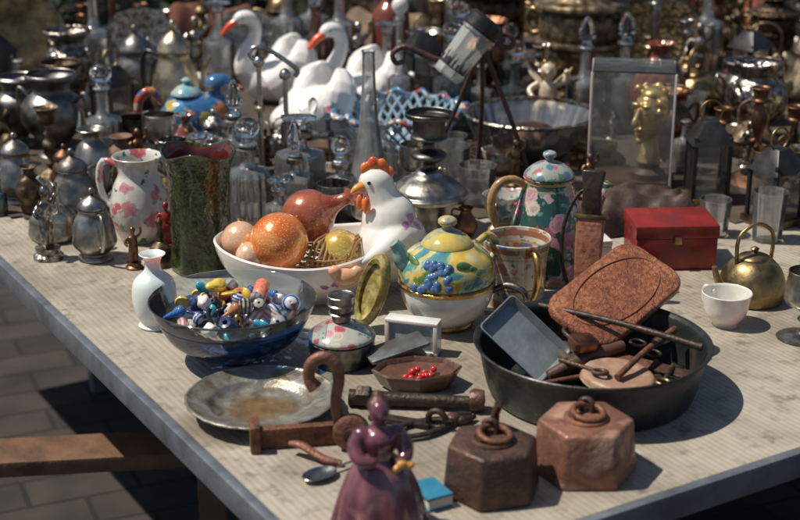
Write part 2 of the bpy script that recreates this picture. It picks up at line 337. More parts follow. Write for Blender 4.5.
def hedge(x0,x1,y,h,seed):
    rr=random.Random(seed)
    def f(bm):
        for i in range(16000):
            x=rr.uniform(x0,x1); z=rr.uniform(0,1)**.8*h*(1+.12*math.sin(x*3)+.08*math.sin(x*7.7)); leaves(bm,(x,y+rr.gauss(0,.16)-.1*math.sin(x*5+z*4),z),.04,rr)
    o=multi('hedge',[f],leafm2); tag(o,'dense dark green leafy hedge behind the market stall','hedge')
hedge(-4.5,4.5,5.6,1.25,2)
wm=M('old_plaster',(.2,.16,.12),(.15,.12,.09),(.24,.2,.16),sc=2,rough=.9,bump=.3)
w=box('wall',(16,.3,2.6),wm,None,(0,10.5,1.3),bev=.02); tag(w,'weathered brown plaster garden wall behind the trees','wall')

# table (rotated 31 deg; near corner at C)
C=Vector((-.049,1.252,0)); A=Vector((.855,.518,0)).normalized(); B=Vector((-A.y,A.x,0)); yaw=math.atan2(A.y,A.x)
def tabmat():
    m,n,l,b=nt('ribbed_plastic_sheet'); tc=n.new('ShaderNodeTexCoord'); vec=tc.outputs['Object']
    t=noise(n,l,vec,7,9,.6); r=ramp(n,[(.3,(.3,.265,.21)),(.5,(.4,.36,.295)),(.72,(.23,.2,.155))]); l.new(t.outputs[0],r.inputs[0])
    w=n.new('ShaderNodeTexWave'); w.bands_direction='X'; w.inputs['Scale'].default_value=34; w.inputs['Distortion'].default_value=.4; w.inputs['Detail'].default_value=2; l.new(vec,w.inputs['Vector'])
    wr=ramp(n,[(0,(.84,.84,.84)),(.6,(1.03,1.03,1.02))]); l.new(w.outputs['Fac'],wr.inputs[0])
    mm=n.new('ShaderNodeMix'); mm.data_type='RGBA'; mm.blend_type='MULTIPLY'; mm.inputs[0].default_value=.7; l.new(r.outputs[0],mm.inputs[6]); l.new(wr.outputs[0],mm.inputs[7])
    s=noise(n,l,vec,50,8); sr=ramp(n,[(.54,(0,0,0)),(.72,(.7,.7,.7))]); l.new(s.outputs[0],sr.inputs[0])
    c=mixc(n,l,sr.outputs[0],mm.outputs[2],(.11,.085,.06))
    s3=noise(n,l,vec,3,5,1); s3r=ramp(n,[(.48,(0,0,0)),(.68,(.65,.65,.65))]); l.new(s3.outputs[0],s3r.inputs[0]); c=mixc(n,l,s3r.outputs[0],c,(.17,.14,.1))
    mp=n.new('ShaderNodeMapping'); mp.inputs['Rotation'].default_value=(0,0,.6); mp.inputs['Scale'].default_value=(4,160,1); l.new(vec,mp.inputs[0])
    sn=noise(n,l,mp.outputs[0],3,3); snr=ramp(n,[(.66,(0,0,0)),(.72,(.5,.5,.5))]); l.new(sn.outputs[0],snr.inputs[0]); c=mixc(n,l,snr.outputs[0],c,(.52,.5,.44))
    l.new(c,b.inputs['Base Color'])
    s2=noise(n,l,vec,22,5); mr=n.new('ShaderNodeMapRange'); mr.inputs['To Min'].default_value=.22; mr.inputs['To Max'].default_value=.65; l.new(s2.outputs[0],mr.inputs[0]); l.new(mr.outputs[0],b.inputs['Roughness'])
    bp=n.new('ShaderNodeBump'); bp.inputs['Strength'].default_value=.2; bp.inputs['Distance'].default_value=.0015; l.new(w.outputs['Fac'],bp.inputs['Height'])
    b2=n.new('ShaderNodeBump'); b2.inputs['Strength'].default_value=.25; b2.inputs['Distance'].default_value=.003; l.new(t.outputs[0],b2.inputs['Height']); l.new(bp.outputs[0],b2.inputs['Normal']); l.new(b2.outputs[0],b.inputs['Normal'])
    return m
tm=tabmat(); alu=M('grey_aluminium',(.22,.25,.28),(.17,.19,.22),(.12,.13,.14),sc=20,rough=.42,metal=.5,bump=.25)
def table(D,La,label):
    e=bpy.data.objects.new('market_table',None); COL.objects.link(e); e.location=(C.x,C.y,0); e.rotation_euler=(0,0,yaw)
    tag(e,label,'table')
    box('table_top',(La-.03,D-.03,.02),tm,e,(La/2,D/2,T-.01),bev=.001)
    for nm,sx,sy,cx,cy in (('edge_trim',La,.014,La/2,.007),('edge_trim',La,.014,La/2,D-.007),('edge_trim',.014,D-.029,.007,D/2),('edge_trim',.014,D-.029,La-.007,D/2)):
        box(nm,(sx,sy,.034),alu,e,(cx,cy,T-.0155),bev=.003)
    for cx in (.5,La-.3):
        for cy in (.45,D-.3): box('leg',(.035,.035,T-.021),alu,e,(cx,cy,(T-.021)/2),bev=.004)
table(2.5,2.6,'large market table with ribbed pale plastic sheet and grey metal edge')
def rear_shade_sheet():  # added dark sheet; its colour stands in for shade between the goods
    bm=bmesh.new(); V={}
    na,nb=130,124
    def vt(i,j):
        if (i,j) not in V:
            a=.03+i*.0195; b=.03+j*.0195; p=C+A*a+B*b
            z=T+.0025+.0012*math.sin(a*31+b*9)+.001*math.sin(b*43-a*13)
            V[i,j]=bm.verts.new((p.x,p.y,z))
        return V[i,j]
    for i in range(na):
        for j in range(nb):
            p=C+A*(.03+i*.0195)+B*(.03+j*.0195)
            if p.y>2.44+.03*math.sin(p.x*6)+.01*math.sin(p.x*23): bm.faces.new((vt(i,j),vt(i+1,j),vt(i+1,j+1),vt(i,j+1)))
    me=bpy.data.meshes.new('gap_shade_sheet'); bm.to_mesh(me); bm.free()
    o=mkobj('gap_shade_sheet',me,M('shade_brown',(.075,.055,.042),(.055,.04,.03),(.1,.075,.055),sc=12,rough=.9,bump=.6,bsc=260),ang=180)
    tag(o,'added dark brown sheet darkening the gaps between the rear goods','cloth')
rear_shade_sheet()
e=bpy.data.objects.new('wooden_bench',None); COL.objects.link(e); e.location=(-.62,2.36,0); e.rotation_euler=(0,0,.12)
tag(e,'low worn brown wooden bench standing under the market table','bench')
box('seat',(.7,.1,.03),wood,e,(0,0,.345),bev=.004)
for sx in (-.28,.28): box('leg',(.05,.09,.33),wood,e,(sx,0,.165),bev=.004)

# ------------------------------------------------------------------ generic kinds
def jit(prof,a=.14):
    return [(r*R.uniform(1-a,1+a),z) for r,z in prof]
def candlestick(x,y,h,mat,lab,z=0,rz=0,name='candlestick',fn=None):
    e=thing(name,lab,'candlestick',x,y,z,rz,.04)
    k=h/.2; q=min(k,1.3)
    P=jit([(0,0),(.042,0),(.044,.005),(.036,.012),(.018,.02),(.009,.032),(.014,.045),(.008,.058),(.012,.08),(.016,.1),(.009,.118),(.014,.13),(.007,.142),(.008,.155),(0,.156)],.22)
    lathe('stem',[(r*q,zz*k) for r,zz in P],mat,e,k=3,fn=fn,segs=64 if fn else 36)
    lathe('candle_cup',shell([(.008,0),(.017,.006),(.018,.026),(.024,.034)],.0015),mat,e,(0,0,.155*k)); return e
def goblet(x,y,h,mat,lab,name='goblet',fn=None):
    e=thing(name,lab,'goblet',x,y,0,0,.034); k=h/.14
    P=jit([(0,0),(.032,0),(.03,.004),(.008,.012),(.005,.03),(.009,.04),(.005,.05),(.01,.06),(0,.061)],.15)
    lathe('foot',[(r,z*k) for r,z in P],mat,e,k=3)
    lathe('cup',[(r,z*k) for r,z in shell(jit([(.01,0),(.028,.015),(.033,.04),(.03,.08)],.12),.0018)],mat,e,(0,0,.06*k),fn=fn,segs=64 if fn else 36); return e
def bottle(x,y,h,r,mat,lab,stop=None,name='bottle',neck=.35,sq=False,collar=None,facet=0,stopk=0):
    e=thing(name,lab,'bottle',x,y,0,R.uniform(0,1),r)
    f=(lambda th,rr,z:(lambda q:(q*math.cos(th),q*math.sin(th),z))(rr*min(1/max(abs(math.cos(th)),abs(math.sin(th))),1.25)*.92 if z<h*(1-neck) else rr)) if sq else (ribs(facet,.04) if facet else None)
    b=h*(1-neck)
    lathe('bottle_body',shell([(r*.9,0),(r,.004),(r,b*.85),(r*.8,b*.97),(r*.36,b+.1*neck*h),(r*.3,h*.93),(r*.46,h*.98),(r*.44,h)],.0025),mat,e,fn=f,segs=72 if facet else 32)
    if collar: lathe('collar',[(r*.4,0),(r*.55,.002),(r*.55,.01),(r*.4,.012)],collar,e,(0,0,h*.86))
    if stop:
        S=[[(0,0),(r*.28,0),(r*.3,.01),(r*.55,.018),(r*.62,.03),(r*.4,.042),(0,.046)],[(0,0),(r*.28,0),(r*.3,.008),(r*.75,.012),(r*.8,.016),(r*.3,.02),(0,.021)],[(0,0),(r*.28,0),(r*.25,.01),(r*.5,.02),(r*.3,.05),(r*.1,.062),(0,.064)]][stopk]
        lathe('stopper',S,stop,e,(0,0,h),segs=9,k=1 if stopk==2 else 2)
    return e
def pot(x,y,h,r,mat,lab,rz=0,handm=None,name='coffee_pot',cat='pot',fn=None):
    e=thing(name,lab,cat,x,y,0,rz,r*1.1); b=h*.72; sg=72 if fn else 40
    lathe('body',jit([(0,0),(r*.7,0),(r*.75,.006),(r*.62,.012),(r*.95,b*.3),(r,b*.45),(r*.8,b*.75),(r*.6,b*.92),(r*.66,b),(0,b)],.06),mat,e,k=3,fn=fn,segs=sg)
    lathe('lid',[(r*.68,0),(r*.66,.004),(r*.5,h*.1),(r*.2,h*.16),(r*.08,h*.18),(r*.16,h*.22),(r*.1,h*.27),(0,h*.28)],mat,e,(0,0,b),k=3)
    tube('spout',[(-r*.75,0,b*.4),(-r*1.25,0,b*.55),(-r*1.35,0,b*.8),(-r*1.7,0,b*.98)],[r*.22,r*.16,r*.11,r*.1],mat,e)
    tube('handle',[(r*.6,0,b*.9),(r*1.35,0,b*.95),(r*1.5,0,b*.6),(r*1.2,0,b*.3),(r*.85,0,b*.25)],[r*.08,r*.1,r*.11,r*.09,r*.07],handm or mat,e); return e
def urn(x,y,h,mat,lab,rz=0,fn=None):
    r=h*.36; e=thing('urn',lab,'urn',x,y,0,rz,r*1.1)
    lathe('body',shell(jit([(r*.55,0),(r*.58,h*.03),(r*.3,h*.1),(r*.35,h*.16),(r*.85,h*.35),(r,h*.52),(r*.92,h*.68),(r*.6,h*.8),(r*.62,h*.88),(r*.85,h*.96),(r*.87,h)],.08),.003),mat,e,fn=fn,segs=72)
    for s in (1,-1): tube('handle',[(s*r*.85,0,h*.68),(s*r*1.25,0,h*.8),(s*r*1.3,0,h*.6),(s*r*.95,0,h*.45)],[r*.06,r*.08,r*.08,r*.06],mat,e)
    return e
def kettle(x,y,h,mat,lab,rz=0,fn=None,hm=None):
    r=h*.42; b=h*.55; e=thing('kettle',lab,'kettle',x,y,0,rz,r*1.1)
    lathe('body',jit([(0,0),(r*.8,0),(r*.95,b*.15),(r,b*.4),(r*.85,b*.75),(r*.5,b),(0,b)],.05),mat,e,k=3,fn=fn,segs=72)
    lathe('lid',[(r*.5,0),(r*.45,b*.08),(r*.2,b*.15),(r*.08,b*.18),(r*.13,b*.26),(0,b*.32)],mat,e,(0,0,b*.98),k=3)
    tube('spout',[(-r*.8,0,b*.35),(-r*1.15,0,b*.5),(-r*1.4,0,b*.95)],[r*.2,r*.13,r*.08],mat,e)
    tube('handle',[(-r*.6,0,b*.85),(-r*.6,0,h*.85),(0,0,h),(r*.6,0,h*.85),(r*.6,0,b*.85)],r*.06,hm or mat,e); return e
def vase(x,y,h,r,mat,lab,prof=None,name='vase',fn=None,cat='vase',segs=40):
    prof=prof or jit([(.5,0),(.55,.02),(.9,.3),(1,.5),(.7,.75),(.35,.87),(.4,.95),(.6,1)],.15)
    o=lathe(name,shell([(a*r,z*h) for a,z in prof],.002),mat,None,(x,y,T),fn=fn,segs=72 if fn else segs); PL.append((x,y,r)); return tag(o,lab,cat)
def bowl(x,y,h,r,mat,lab,z=0,fn=None,name='bowl',prof=None,t=.0025,segs=48):
    prof=prof or [(.35,0),(.38,.05),(.42,.1),(.75,.35),(.93,.7),(1,1)]
    o=lathe(name,shell([(a*r,q*h) for a,q in prof],t),mat,None,(x,y,T+z),fn=fn,segs=segs); PL.append((x,y,r*.8)); return tag(o,lab,'bowl')
def tumbler(x,y,h,r,lab,mat=None,fn=None):
    return vase(x,y,h,r,mat or glass,lab,[(.8,0),(.82,.02),(.9,.5),(1,1)],'glass_tumbler',cat='glass',fn=fn)
def lantern(x,y,h,lab,rz=0):
    e=thing('lantern',lab,'lantern',x,y,0,rz,.06); w=.07
    box('base',(w+.01,w+.01,.014),brass,e,(0,0,.007)); box('roof',(w+.01,w+.01,.04),black,e,(0,0,h*.75),taper=.35)
    for sx in (-1,1):
        for sy in (-1,1): box('post',(.007,.007,h*.65),black,e,(sx*w/2*.9,sy*w/2*.9,.012+h*.325),bev=.001)
    for i in range(4):
        a=i*math.pi/2; box('pane',(.052,.0015,h*.6),glass,e,(math.sin(a)*w*.45,math.cos(a)*w*.45,.014+h*.3),(0,0,a),bev=0)
    ring('handle',.02,.002,brass,e,(0,0,h*.75+.035),(math.pi/2,0,0)); return e
def lidded_box(x,y,s,mat,lab,rz=0,z=0,name='box',lidm=None,clasp=True):
    e=thing(name,lab,'box',x,y,z,rz,max(s[0],s[1])*.6)
    box('body',(s[0],s[1],s[2]*.7),mat,e,(0,0,s[2]*.35)); box('lid',(s[0]*1.03,s[1]*1.03,s[2]*.28),lidm or mat,e,(0,0,s[2]*.7+s[2]*.145))
    if clasp: box('clasp',(.012,.004,.012),brass,e,(0,-s[1]*.52-.002,s[2]*.68),bev=.001)
    return e
def teacup(x,y,mat,lab,rz=0,r=.036,h=.05):
    e=thing('teacup',lab,'cup',x,y,0,rz,r)
    lathe('cup',shell([(r*.5,0),(r*.52,.004),(r*.8,h*.35),(r*.92,h*.7),(r,h)],.002),mat,e)
    tube('handle',[(r*.85,0,h*.8),(r*1.4,0,h*.85),(r*1.5,0,h*.5),(r*1.2,0,h*.28),(r*.8,0,h*.35)],[.003,.0035,.0035,.003,.003],mat,e); return e
def bell(x,y,h,mat,lab):
    e=thing('hand_bell',lab,'bell',x,y,0,0,.03); r=h*.35
    lathe('bell_body',shell([(r,0),(r*.8,h*.12),(r*.6,h*.35),(r*.25,h*.48)],.002),mat,e)
    lathe('handle',jit([(0,h*.46),(h*.04,h*.47),(h*.07,h*.6),(h*.04,h*.72),(h*.08,h*.88),(0,h)],.15),mat,e,k=3); return e
def dish(x,y,r,mat,lab,rz,z=.0):
    o=lathe('round_tray',[(0,0),(r*.7,0),(r*.78,.004),(r,.01),(r,.013),(r*.76,.008),(r*.68,.004),(0,.004)],mat,None,segs=64,fn=lambda th,q,zz:(q*(1+.02*math.cos(12*th)*(q/r)**4)*math.cos(th),q*(1+.02*math.cos(12*th)*(q/r)**4)*math.sin(th),zz))
    orient(o,(x,y,z+r*.96),(math.cos(rz),math.sin(rz),0),(-math.sin(rz)*.3,math.cos(rz)*.3,.95)); PL.append((x,y,.05)); return tag(o,lab,'tray')
def statuette(x,y,h,mat,lab,rz):
    e=thing('statuette',lab,'statuette',x,y,0,rz,.03); s=h/.14; e.scale=(s,s,s)
    lathe('plinth',[(0,0),(.026,0),(.026,.006),(.02,.011),(.022,.02),(0,.02)],mat,e,segs=24)
    blob('statuette_body',[('t',[(.006,0,.018),(.006,0,.045),(.004,0,.07)],[.007,.008,.011]),('t',[(-.007,-.003,.018),(-.008,-.006,.045),(-.003,0,.07)],[.007,.008,.011]),('e',(0,0,.085),(.014,.01,.02)),('e',(0,-.001,.12),(.0085,.009,.011)),('t',[(0,0,.1),(0,0,.112)],[.005,.005]),
      ('t',[(-.013,0,.098),(-.024,-.004,.085),(-.018,-.015,.075)],[.005,.005,.004]),('t',[(.013,0,.098),(.024,-.002,.112),(.022,-.004,.132)],[.005,.0045,.004])],mat,e,vox=.0026,sm=2); return e

# ------------------------------------------------------------------ HERO: glass bowls with beads
bx,by=-.226,1.86
bowl(bx,by,.062,.103,blueg,'deep cobalt blue glass bowl holding a clear bowl of beads',prof=[(.32,0),(.34,.06),(.33,.12),(.6,.25),(.86,.58),(1,1)],name='glass_bowl')
bowl(bx,by,.07,.114,glass_g,'wide clear greenish glass bowl filled with assorted beads',z=.0165,prof=[(.25,0),(.4,.04),(.72,.33),(.9,.66),(1,1)],name='glass_bowl')
bc=[('navy',(.01,.02,.09)),('black',(.01,.01,.012)),('blue',(.02,.1,.36)),('coral',(.6,.16,.09)),('white',(.66,.64,.6)),('turquoise',(.03,.3,.42)),('brown',(.1,.04,.025)),('grey',(.2,.21,.24)),('amber',(.3,.12,.03)),('yellow',(.6,.42,.05))]
bm_={k:M('bead_'+k,c,tuple(min(1,x*1.4+.03) for x in c),tuple(x*.5 for x in c),sc=120,rough=.22,bump=.2,coat=.6) for k,c in bc}
def stripemat(name,c1,c2,ax,sc):
    m,n,l,b=nt(name); tc=n.new('ShaderNodeTexCoord'); w=n.new('ShaderNodeTexWave'); w.bands_direction=ax; w.inputs['Scale'].default_value=sc; w.inputs['Distortion'].default_value=1.5
    l.new(tc.outputs['Object'],w.inputs['Vector']); r=ramp(n,[(.45,c1),(.55,c2)]); l.new(w.outputs['Fac'],r.inputs[0]); l.new(r.outputs[0],b.inputs['Base Color']); b.inputs['Roughness'].default_value=.2; b.inputs['Coat Weight'].default_value=.6; return m
stm=[stripemat('bead_stripe_blue',(.02,.09,.4),(.6,.6,.58),'Z',40),stripemat('bead_stripe_pink',(.5,.18,.16),(.6,.55,.5),'X',40),stripemat('bead_stripe_dark',(.02,.02,.03),(.4,.37,.3),'Z',45)]
srcs=[]
def beadsrc(kind,mat,lab):
    if kind=='round': o=lathe('bead',[(0,-.0115),(.003,-.013),(.011,-.009),(.0145,0),(.011,.009),(.003,.013),(0,.0115)],mat,k=3,segs=22)
    elif kind=='tube': o=lathe('bead',[(.0035,-.019),(.008,-.0195),(.0105,-.016),(.0108,.016),(.008,.0195),(.0035,.019),(.0035,-.019)],mat,segs=20,k=1)
    elif kind=='disc': o=lathe('bead',[(0,-.003),(.013,-.003),(.0145,0),(.013,.003),(0,.003)],mat,segs=22,k=1)
    elif kind=='ring': o=ring('bead',.012,.0042,mat,n=24)
    elif kind=='pebble': o=blob('bead',[('e',(0,0,0),(.018,.011,.008)),('e',(.006,.004,.002),(.012,.01,.007))],mat,vox=.002,sm=3)
    elif kind=='snail': o=lathe('bead',[(0,-.014),(.006,-.01),(.013,-.002),(.012,.006),(.004,.014),(0,.016)],mat,segs=22,fn=ribs(5,.1,300),k=3)
    elif kind=='drop': o=lathe('bead',[(0,-.022),(.003,-.018),(.005,-.006),(.009,.006),(.008,.013),(0,.017)],mat,segs=20,k=3)
    elif kind=='bone': o=tube('bead',[(-.02,0,0),(-.008,.003,0),(.006,-.002,0),(.02,.004,0)],[.006,.0045,.005,.007],mat)
    else: o=lathe('bead',[(.003,-.011),(.011,-.0095),(.0145,-.004),(.0145,.004),(.011,.0095),(.003,.011)],mat,segs=20,fn=ribs(8,.1),k=2)
    o['label']=lab; o['category']='bead'; o['group']='beads in the glass bowl'; return o
kinds=['pebble','tube','drop','tube','snail','pebble','bone','melon','drop','pebble']
for (k,c),kd in zip(bc,kinds): srcs.append(beadsrc(kd,bm_[k],'%s glass bead in the clear bowl of beads'%k))
srcs.append(beadsrc('ring',bm_['black'],'black ring bead in the clear bowl of beads'))
srcs.append(beadsrc('ring',bm_['yellow'],'yellow ring bead in the clear bowl of beads'))
srcs.append(beadsrc('disc',bm_['yellow'],'flat yellow disc bead in the clear bowl of beads'))
srcs.append(beadsrc('round',stm[0],'blue and white striped bead in the clear bowl'))
srcs.append(beadsrc('tube',stm[1],'pink and white striped tube bead in the clear bowl'))
srcs.append(beadsrc('melon',stm[2],'dark and cream striped bead in the clear bowl'))
srcs.append(beadsrc('tube',bm_['navy'],'long navy tube bead in the clear bowl of beads'))
srcs.append(beadsrc('pebble',bm_['black'],'black pebble shaped bead in the clear bowl'))
srcs.append(beadsrc('bone',bm_['turquoise'],'curved turquoise bead in the clear bowl of beads'))
srcs.append(beadsrc('drop',bm_['navy'],'navy drop shaped bead in the clear bowl'))
srcs.append(beadsrc('bone',bm_['black'],'curved black bead in the clear bowl of beads'))
pos=[]
for zc,rm,cnt in [(.036,.048,10),(.052,.072,26),(.07,.084,36),(.086,.055,16)]:
    tries=0; c0=0
    while c0<cnt and tries<2500:
        tries+=1; q=rm*math.sqrt(R.random()); a=R.uniform(0,6.283); p=Vector((q*math.cos(a),q*math.sin(a),zc+R.uniform(-.004,.005)))
        if all((p-x).length>.0182 for x in pos): pos.append(p); c0+=1
R.shuffle(pos)
for i,p in enumerate(pos):
    s=srcs[i] if i<len(srcs) else R.choice(srcs)
    o=s if i<len(srcs) else s.copy()
    if i>=len(srcs): COL.objects.link(o)
    k=R.uniform(.55,.98); o.scale=(k,k*R.uniform(.85,1.1),k*R.uniform(.85,1.1)); o.location=(bx+p.x,by+p.y,T+p.z); o.rotation_euler=(R.uniform(0,3),R.uniform(0,3),R.uniform(0,3))
# silver plate
def platemat():
    m,n,l,b=nt('worn_silver_plate'); vec,raw=coords(n,l)
    t=noise(n,l,vec,34,8,.8); r=ramp(n,[(.32,(.42,.42,.38)),(.5,(.3,.29,.25)),(.68,(.18,.14,.09))]); l.new(t.outputs[0],r.inputs[0])
    d=n.new('ShaderNodeVectorMath'); d.operation='LENGTH'; l.new(raw,d.inputs[0]); t3=noise(n,l,vec,38,6,1)
    ad=n.new('ShaderNodeMath'); ad.operation='MULTIPLY_ADD'; ad.inputs[1].default_value=.07; l.new(t3.outputs[0],ad.inputs[0]); l.new(d.outputs['Value'],ad.inputs[2])
    rr=ramp(n,[(.055,(1,1,1)),(.085,(0,0,0))]); l.new(ad.outputs[0],rr.inputs[0])
    c=mixc(n,l,rr.outputs[0],r.outputs[0],(.3,.19,.08))
    b.inputs['Metallic'].default_value=.6; finish(n,l,b,vec,c,.42,.16,.6,110,dirt_crease=.35,dirt_crease_col=(.1,.08,.05)); return m
def wavy(th,r,z):
    q=r*(1+.004*math.cos(30*th)*(r/.09)**6); return (q*math.cos(th),q*math.sin(th),z)
o=lathe('silver_plate',[(0,.003),(.052,.002),(.056,.004),(.066,.012),(.071,.015),(.09,.0205),(.0945,.0225),(.095,.0245),(.092,.0255),(.0885,.0235),(.071,.0185),(.065,.0155),(.057,.008),(.03,.0062),(0,.006)],platemat(),None,(-.174,1.682,T),fn=wavy,k=2,segs=120); tag(o,'shallow worn silver plate with brown tarnish on the table','plate'); PL.append((-.174,1.68,.09))
o=lathe('milk_glass_vase',shell([(.023,0),(.025,.003),(.022,.008),(.029,.025),(.032,.048),(.028,.07),(.014,.084),(.011,.094),(.013,.104),(.019,.11)],.002),opal,None,(-.352,1.975,T),segs=64); tag(o,'small squat milky white glass bottle vase','vase')
# green vase
def gv():
    m,n,l,b=nt('green_relief_glass'); vec,raw=coords(n,l)
    t=noise(n,l,vec,12,4,.5); r=ramp(n,[(.3,(.01,.022,.006)),(.5,(.028,.045,.01)),(.66,(.05,.035,.012)),(.8,(.06,.014,.008))]); l.new(t.outputs[0],r.inputs[0])
    v=n.new('ShaderNodeTexVoronoi'); v.feature='F1'; v.inputs['Scale'].default_value=130; l.new(raw,v.inputs['Vector'])
    v2=n.new('ShaderNodeTexVoronoi'); v2.feature='SMOOTH_F1'; v2.inputs['Scale'].default_value=34; l.new(raw,v2.inputs['Vector'])
    ad=n.new('ShaderNodeMath'); ad.operation='MULTIPLY_ADD'; ad.inputs[1].default_value=.5; l.new(v.outputs['Distance'],ad.inputs[0]); l.new(v2.outputs['Distance'],ad.inputs[2])
    dk=ramp(n,[(.3,(1.5,1.5,1.3)),(.9,(.4,.4,.4))]); l.new(ad.outputs[0],dk.inputs[0]); mm=n.new('ShaderNodeMix'); mm.data_type='RGBA'; mm.blend_type='MULTIPLY'; mm.inputs[0].default_value=.9; l.new(r.outputs[0],mm.inputs[6]); l.new(dk.outputs[0],mm.inputs[7])
    bp=n.new('ShaderNodeBump'); bp.invert=True; bp.inputs['Strength'].default_value=.9; bp.inputs['Distance'].default_value=.0035; l.new(ad.outputs[0],bp.inputs['Height']); l.new(bp.outputs[0],b.inputs['Normal'])
    l.new(mm.outputs[2],b.inputs['Base Color']); b.inputs['Roughness'].default_value=.14; b.inputs['Coat Weight'].default_value=.6; return m
def gvf(th,r,z):
    q=r*(1+.03*math.sin(6*th+z*50)*math.sin(z*70)+.03*math.cos(6*th)); zz=z+(.006*math.sin(3*th) if z>.17 else 0); return (q*math.cos(th),q*math.sin(th),zz)
e=thing('relief_vase','dark green and brown relief glass vase with fluted rim','vase',-.315,2.22,r=.05)
lathe('vase_body',shell([(.046,0),(.05,.006),(.047,.03),(.046,.08),(.047,.13),(.05,.165),(.056,.19),(.058,.195)],.004),gv(),e,fn=gvf,segs=96)
inner=M('oxblood_glass',(.09,.015,.01),(.06,.01,.008),(.12,.03,.015),rough=.2,bump=.2,coat=.3)
lathe('lining',[(.034,.02),(.038,.1),(.0405,.15),(.046,.182),(.0525,.193)],inner,e,fn=gvf,segs=96,k=3)
# ------------------------------------------------------------------ hen bowl
hx,hy=-.14,2.12
e=thing('hen_bowl','white ceramic hen shaped bowl full of glass ornaments','bowl',hx,hy,r=.14)
def hb(th,r,z):
    x=r*math.cos(th); y=r*math.sin(th)*.74; k=min(1,z/.066)
    zz=z+(.014*max(0,-math.cos(th))**2+.03*max(0,math.cos(th))**2)*k*(1 if z>.02 else .3); return (x,y,zz)
hpaint=SP('hen_bowl_glaze',(.82,.8,.75),[((.03,-.098,.035),.009,(.35,.12,.4)),((.045,-.096,.04),.008,(.4,.15,.42)),((.038,-.097,.028),.004,(.6,.4,.05)),((-.07,-.085,.04),.007,(.25,.35,.12)),((-.09,-.08,.035),.008,(.5,.2,.3))],dirt_crease=.08)
lathe('bowl',shell([(.085,0),(.09,.006),(.1,.014),(.126,.034),(.139,.056),(.143,.07)],.006),hpaint,e,fn=hb,segs=64)
fl=[((.158,-.025,.125),.009,(.5,.22,.42)),((.165,-.02,.112),.008,(.55,.25,.4)),((.148,-.035,.118),.007,(.45,.2,.45)),((.156,-.03,.118),.003,(.6,.45,.05)),((.125,-.052,.09),.009,(.5,.22,.42)),((.135,-.052,.08),.008,(.25,.36,.15)),((.1,-.045,.07),.008,(.6,.3,.2)),((.17,-.03,.085),.008,(.5,.22,.4))]
hmat=SP('hen_glaze',(.82,.8,.75),fl,dirt_crease=.08,wob=.005)
def rimp(a,q=.14): return (q*math.cos(a),q*math.sin(a)*.74,.064+.03*max(0,math.cos(a))**2)
rimel=[]
for s in (1,-1):
    rimel.append(('t',[rimp(s*x) for x in (.1,.4,.7,.95)],[.035,.026,.014,.005]))
h=blob('hen_figure',[('e',(.128,0,.075),(.055,.058,.06)),('e',(.124,0,.112),(.043,.043,.048)),('t',[(.122,0,.12),(.112,0,.15),(.104,0,.172)],[.036,.028,.024]),('e',(.104,0,.173),(.027,.024,.024))]+rimel,hmat,e,vox=.003,sm=7)
comb=M('comb_red',(.72,.13,.03),(.78,.22,.04),(.6,.08,.03),rough=.25,coat=.5,bump=.1)
beakm=M('beak_orange',(.75,.3,.05),(.7,.2,.04),rough=.25,coat=.5,bump=.1)
blob('comb',[('e',(.088,-.002,.195),(.008,.006,.01)),('e',(.1,-.002,.202),(.009,.006,.012)),('e',(.113,-.002,.199),(.009,.006,.012)),('e',(.124,-.002,.189),(.008,.005,.01))],comb,h,vox=.002,sm=3)
tube('beak',[(.084,-.012,.17),(.074,-.018,.167),(.067,-.022,.162)],[.008,.006,.0015],beakm,h)
blob('wattle',[('e',(.08,-.024,.148),(.006,.005,.013)),('e',(.09,-.029,.145),(.006,.005,.014))],comb,h,vox=.0015,sm=2)
bm=bmesh.new(); ell_bm(bm,(.094,-.0225,.178),(.0028,.0015,.003)); me=bpy.data.meshes.new('eye'); bm.to_mesh(me); bm.free(); mkobj('eye',me,black,h)
blob('chick_relief',[('e',(.06,-.1,.058),(.02,.012,.014)),('e',(.045,-.104,.069),(.01,.008,.009)),('e',(.078,-.096,.066),(.01,.007,.008),(0,.5,0))],M('chick_peach',(.7,.35,.2),(.75,.42,.25),(.65,.25,.15),rough=.3,coat=.4,bump=.1),e,vox=.002,sm=4)
def ornament(x,y,z,r,mat,lab,neck=None):
    o=bpy.data.objects.new('glass_ornament',None); COL.objects.link(o); o.location=(x,y,T+z); tag(o,lab,'ornament','glass ornaments in the hen bowl')
    bm=bmesh.new(); ell_bm(bm,(0,0,0),(r,r,r),seg=40)
    me=bpy.data.meshes.new('ornament_globe'); bm.to_mesh(me); bm.free(); mkobj('ornament_globe',me,mat,o)
    if neck:
        d=Vector(neck).normalized(); q=d.to_track_quat('Z','Y').to_euler()
        lathe('neck',[(r*.62,r*.76),(r*.4,r*1.0),(r*.27,r*1.3),(r*.24,r*1.6),(r*.36,r*1.75),(r*.2,r*1.9),(r*.1,r*2.15),(0,r*2.3)],mat,o,rot=q,k=3)
    else:
        a=R.uniform(.5,1.2); q=(a,0,R.uniform(1,5))
        lathe('hanging_cap',[(r*.2,r*.96),(r*.2,r*1.12),(r*.1,r*1.16),(0,r*1.17)],gold,o,rot=q,segs=16)
    return o
ornament(-.181,2.088,.09,.044,g_orange,'large speckled orange glass ornament in the hen bowl')
ornament(-.142,2.168,.104,.042,g_red,'rose amber glass ornament with pointed neck in the hen bowl',(1,-.05,.5))
ornament(-.243,2.125,.08,.029,g_peach,'pale peach glass ornament at the bowl rim')
ornament(-.224,2.078,.07,.022,g_peach,'small peach glass ornament at the bowl rim')
ornament(-.09,2.1,.074,.03,g_lime,'yellow green glass ornament in the hen bowl')
straw=M('straw',(.35,.2,.08),(.25,.13,.05),(.45,.3,.14),sc=60,rough=.6,bump=.3)
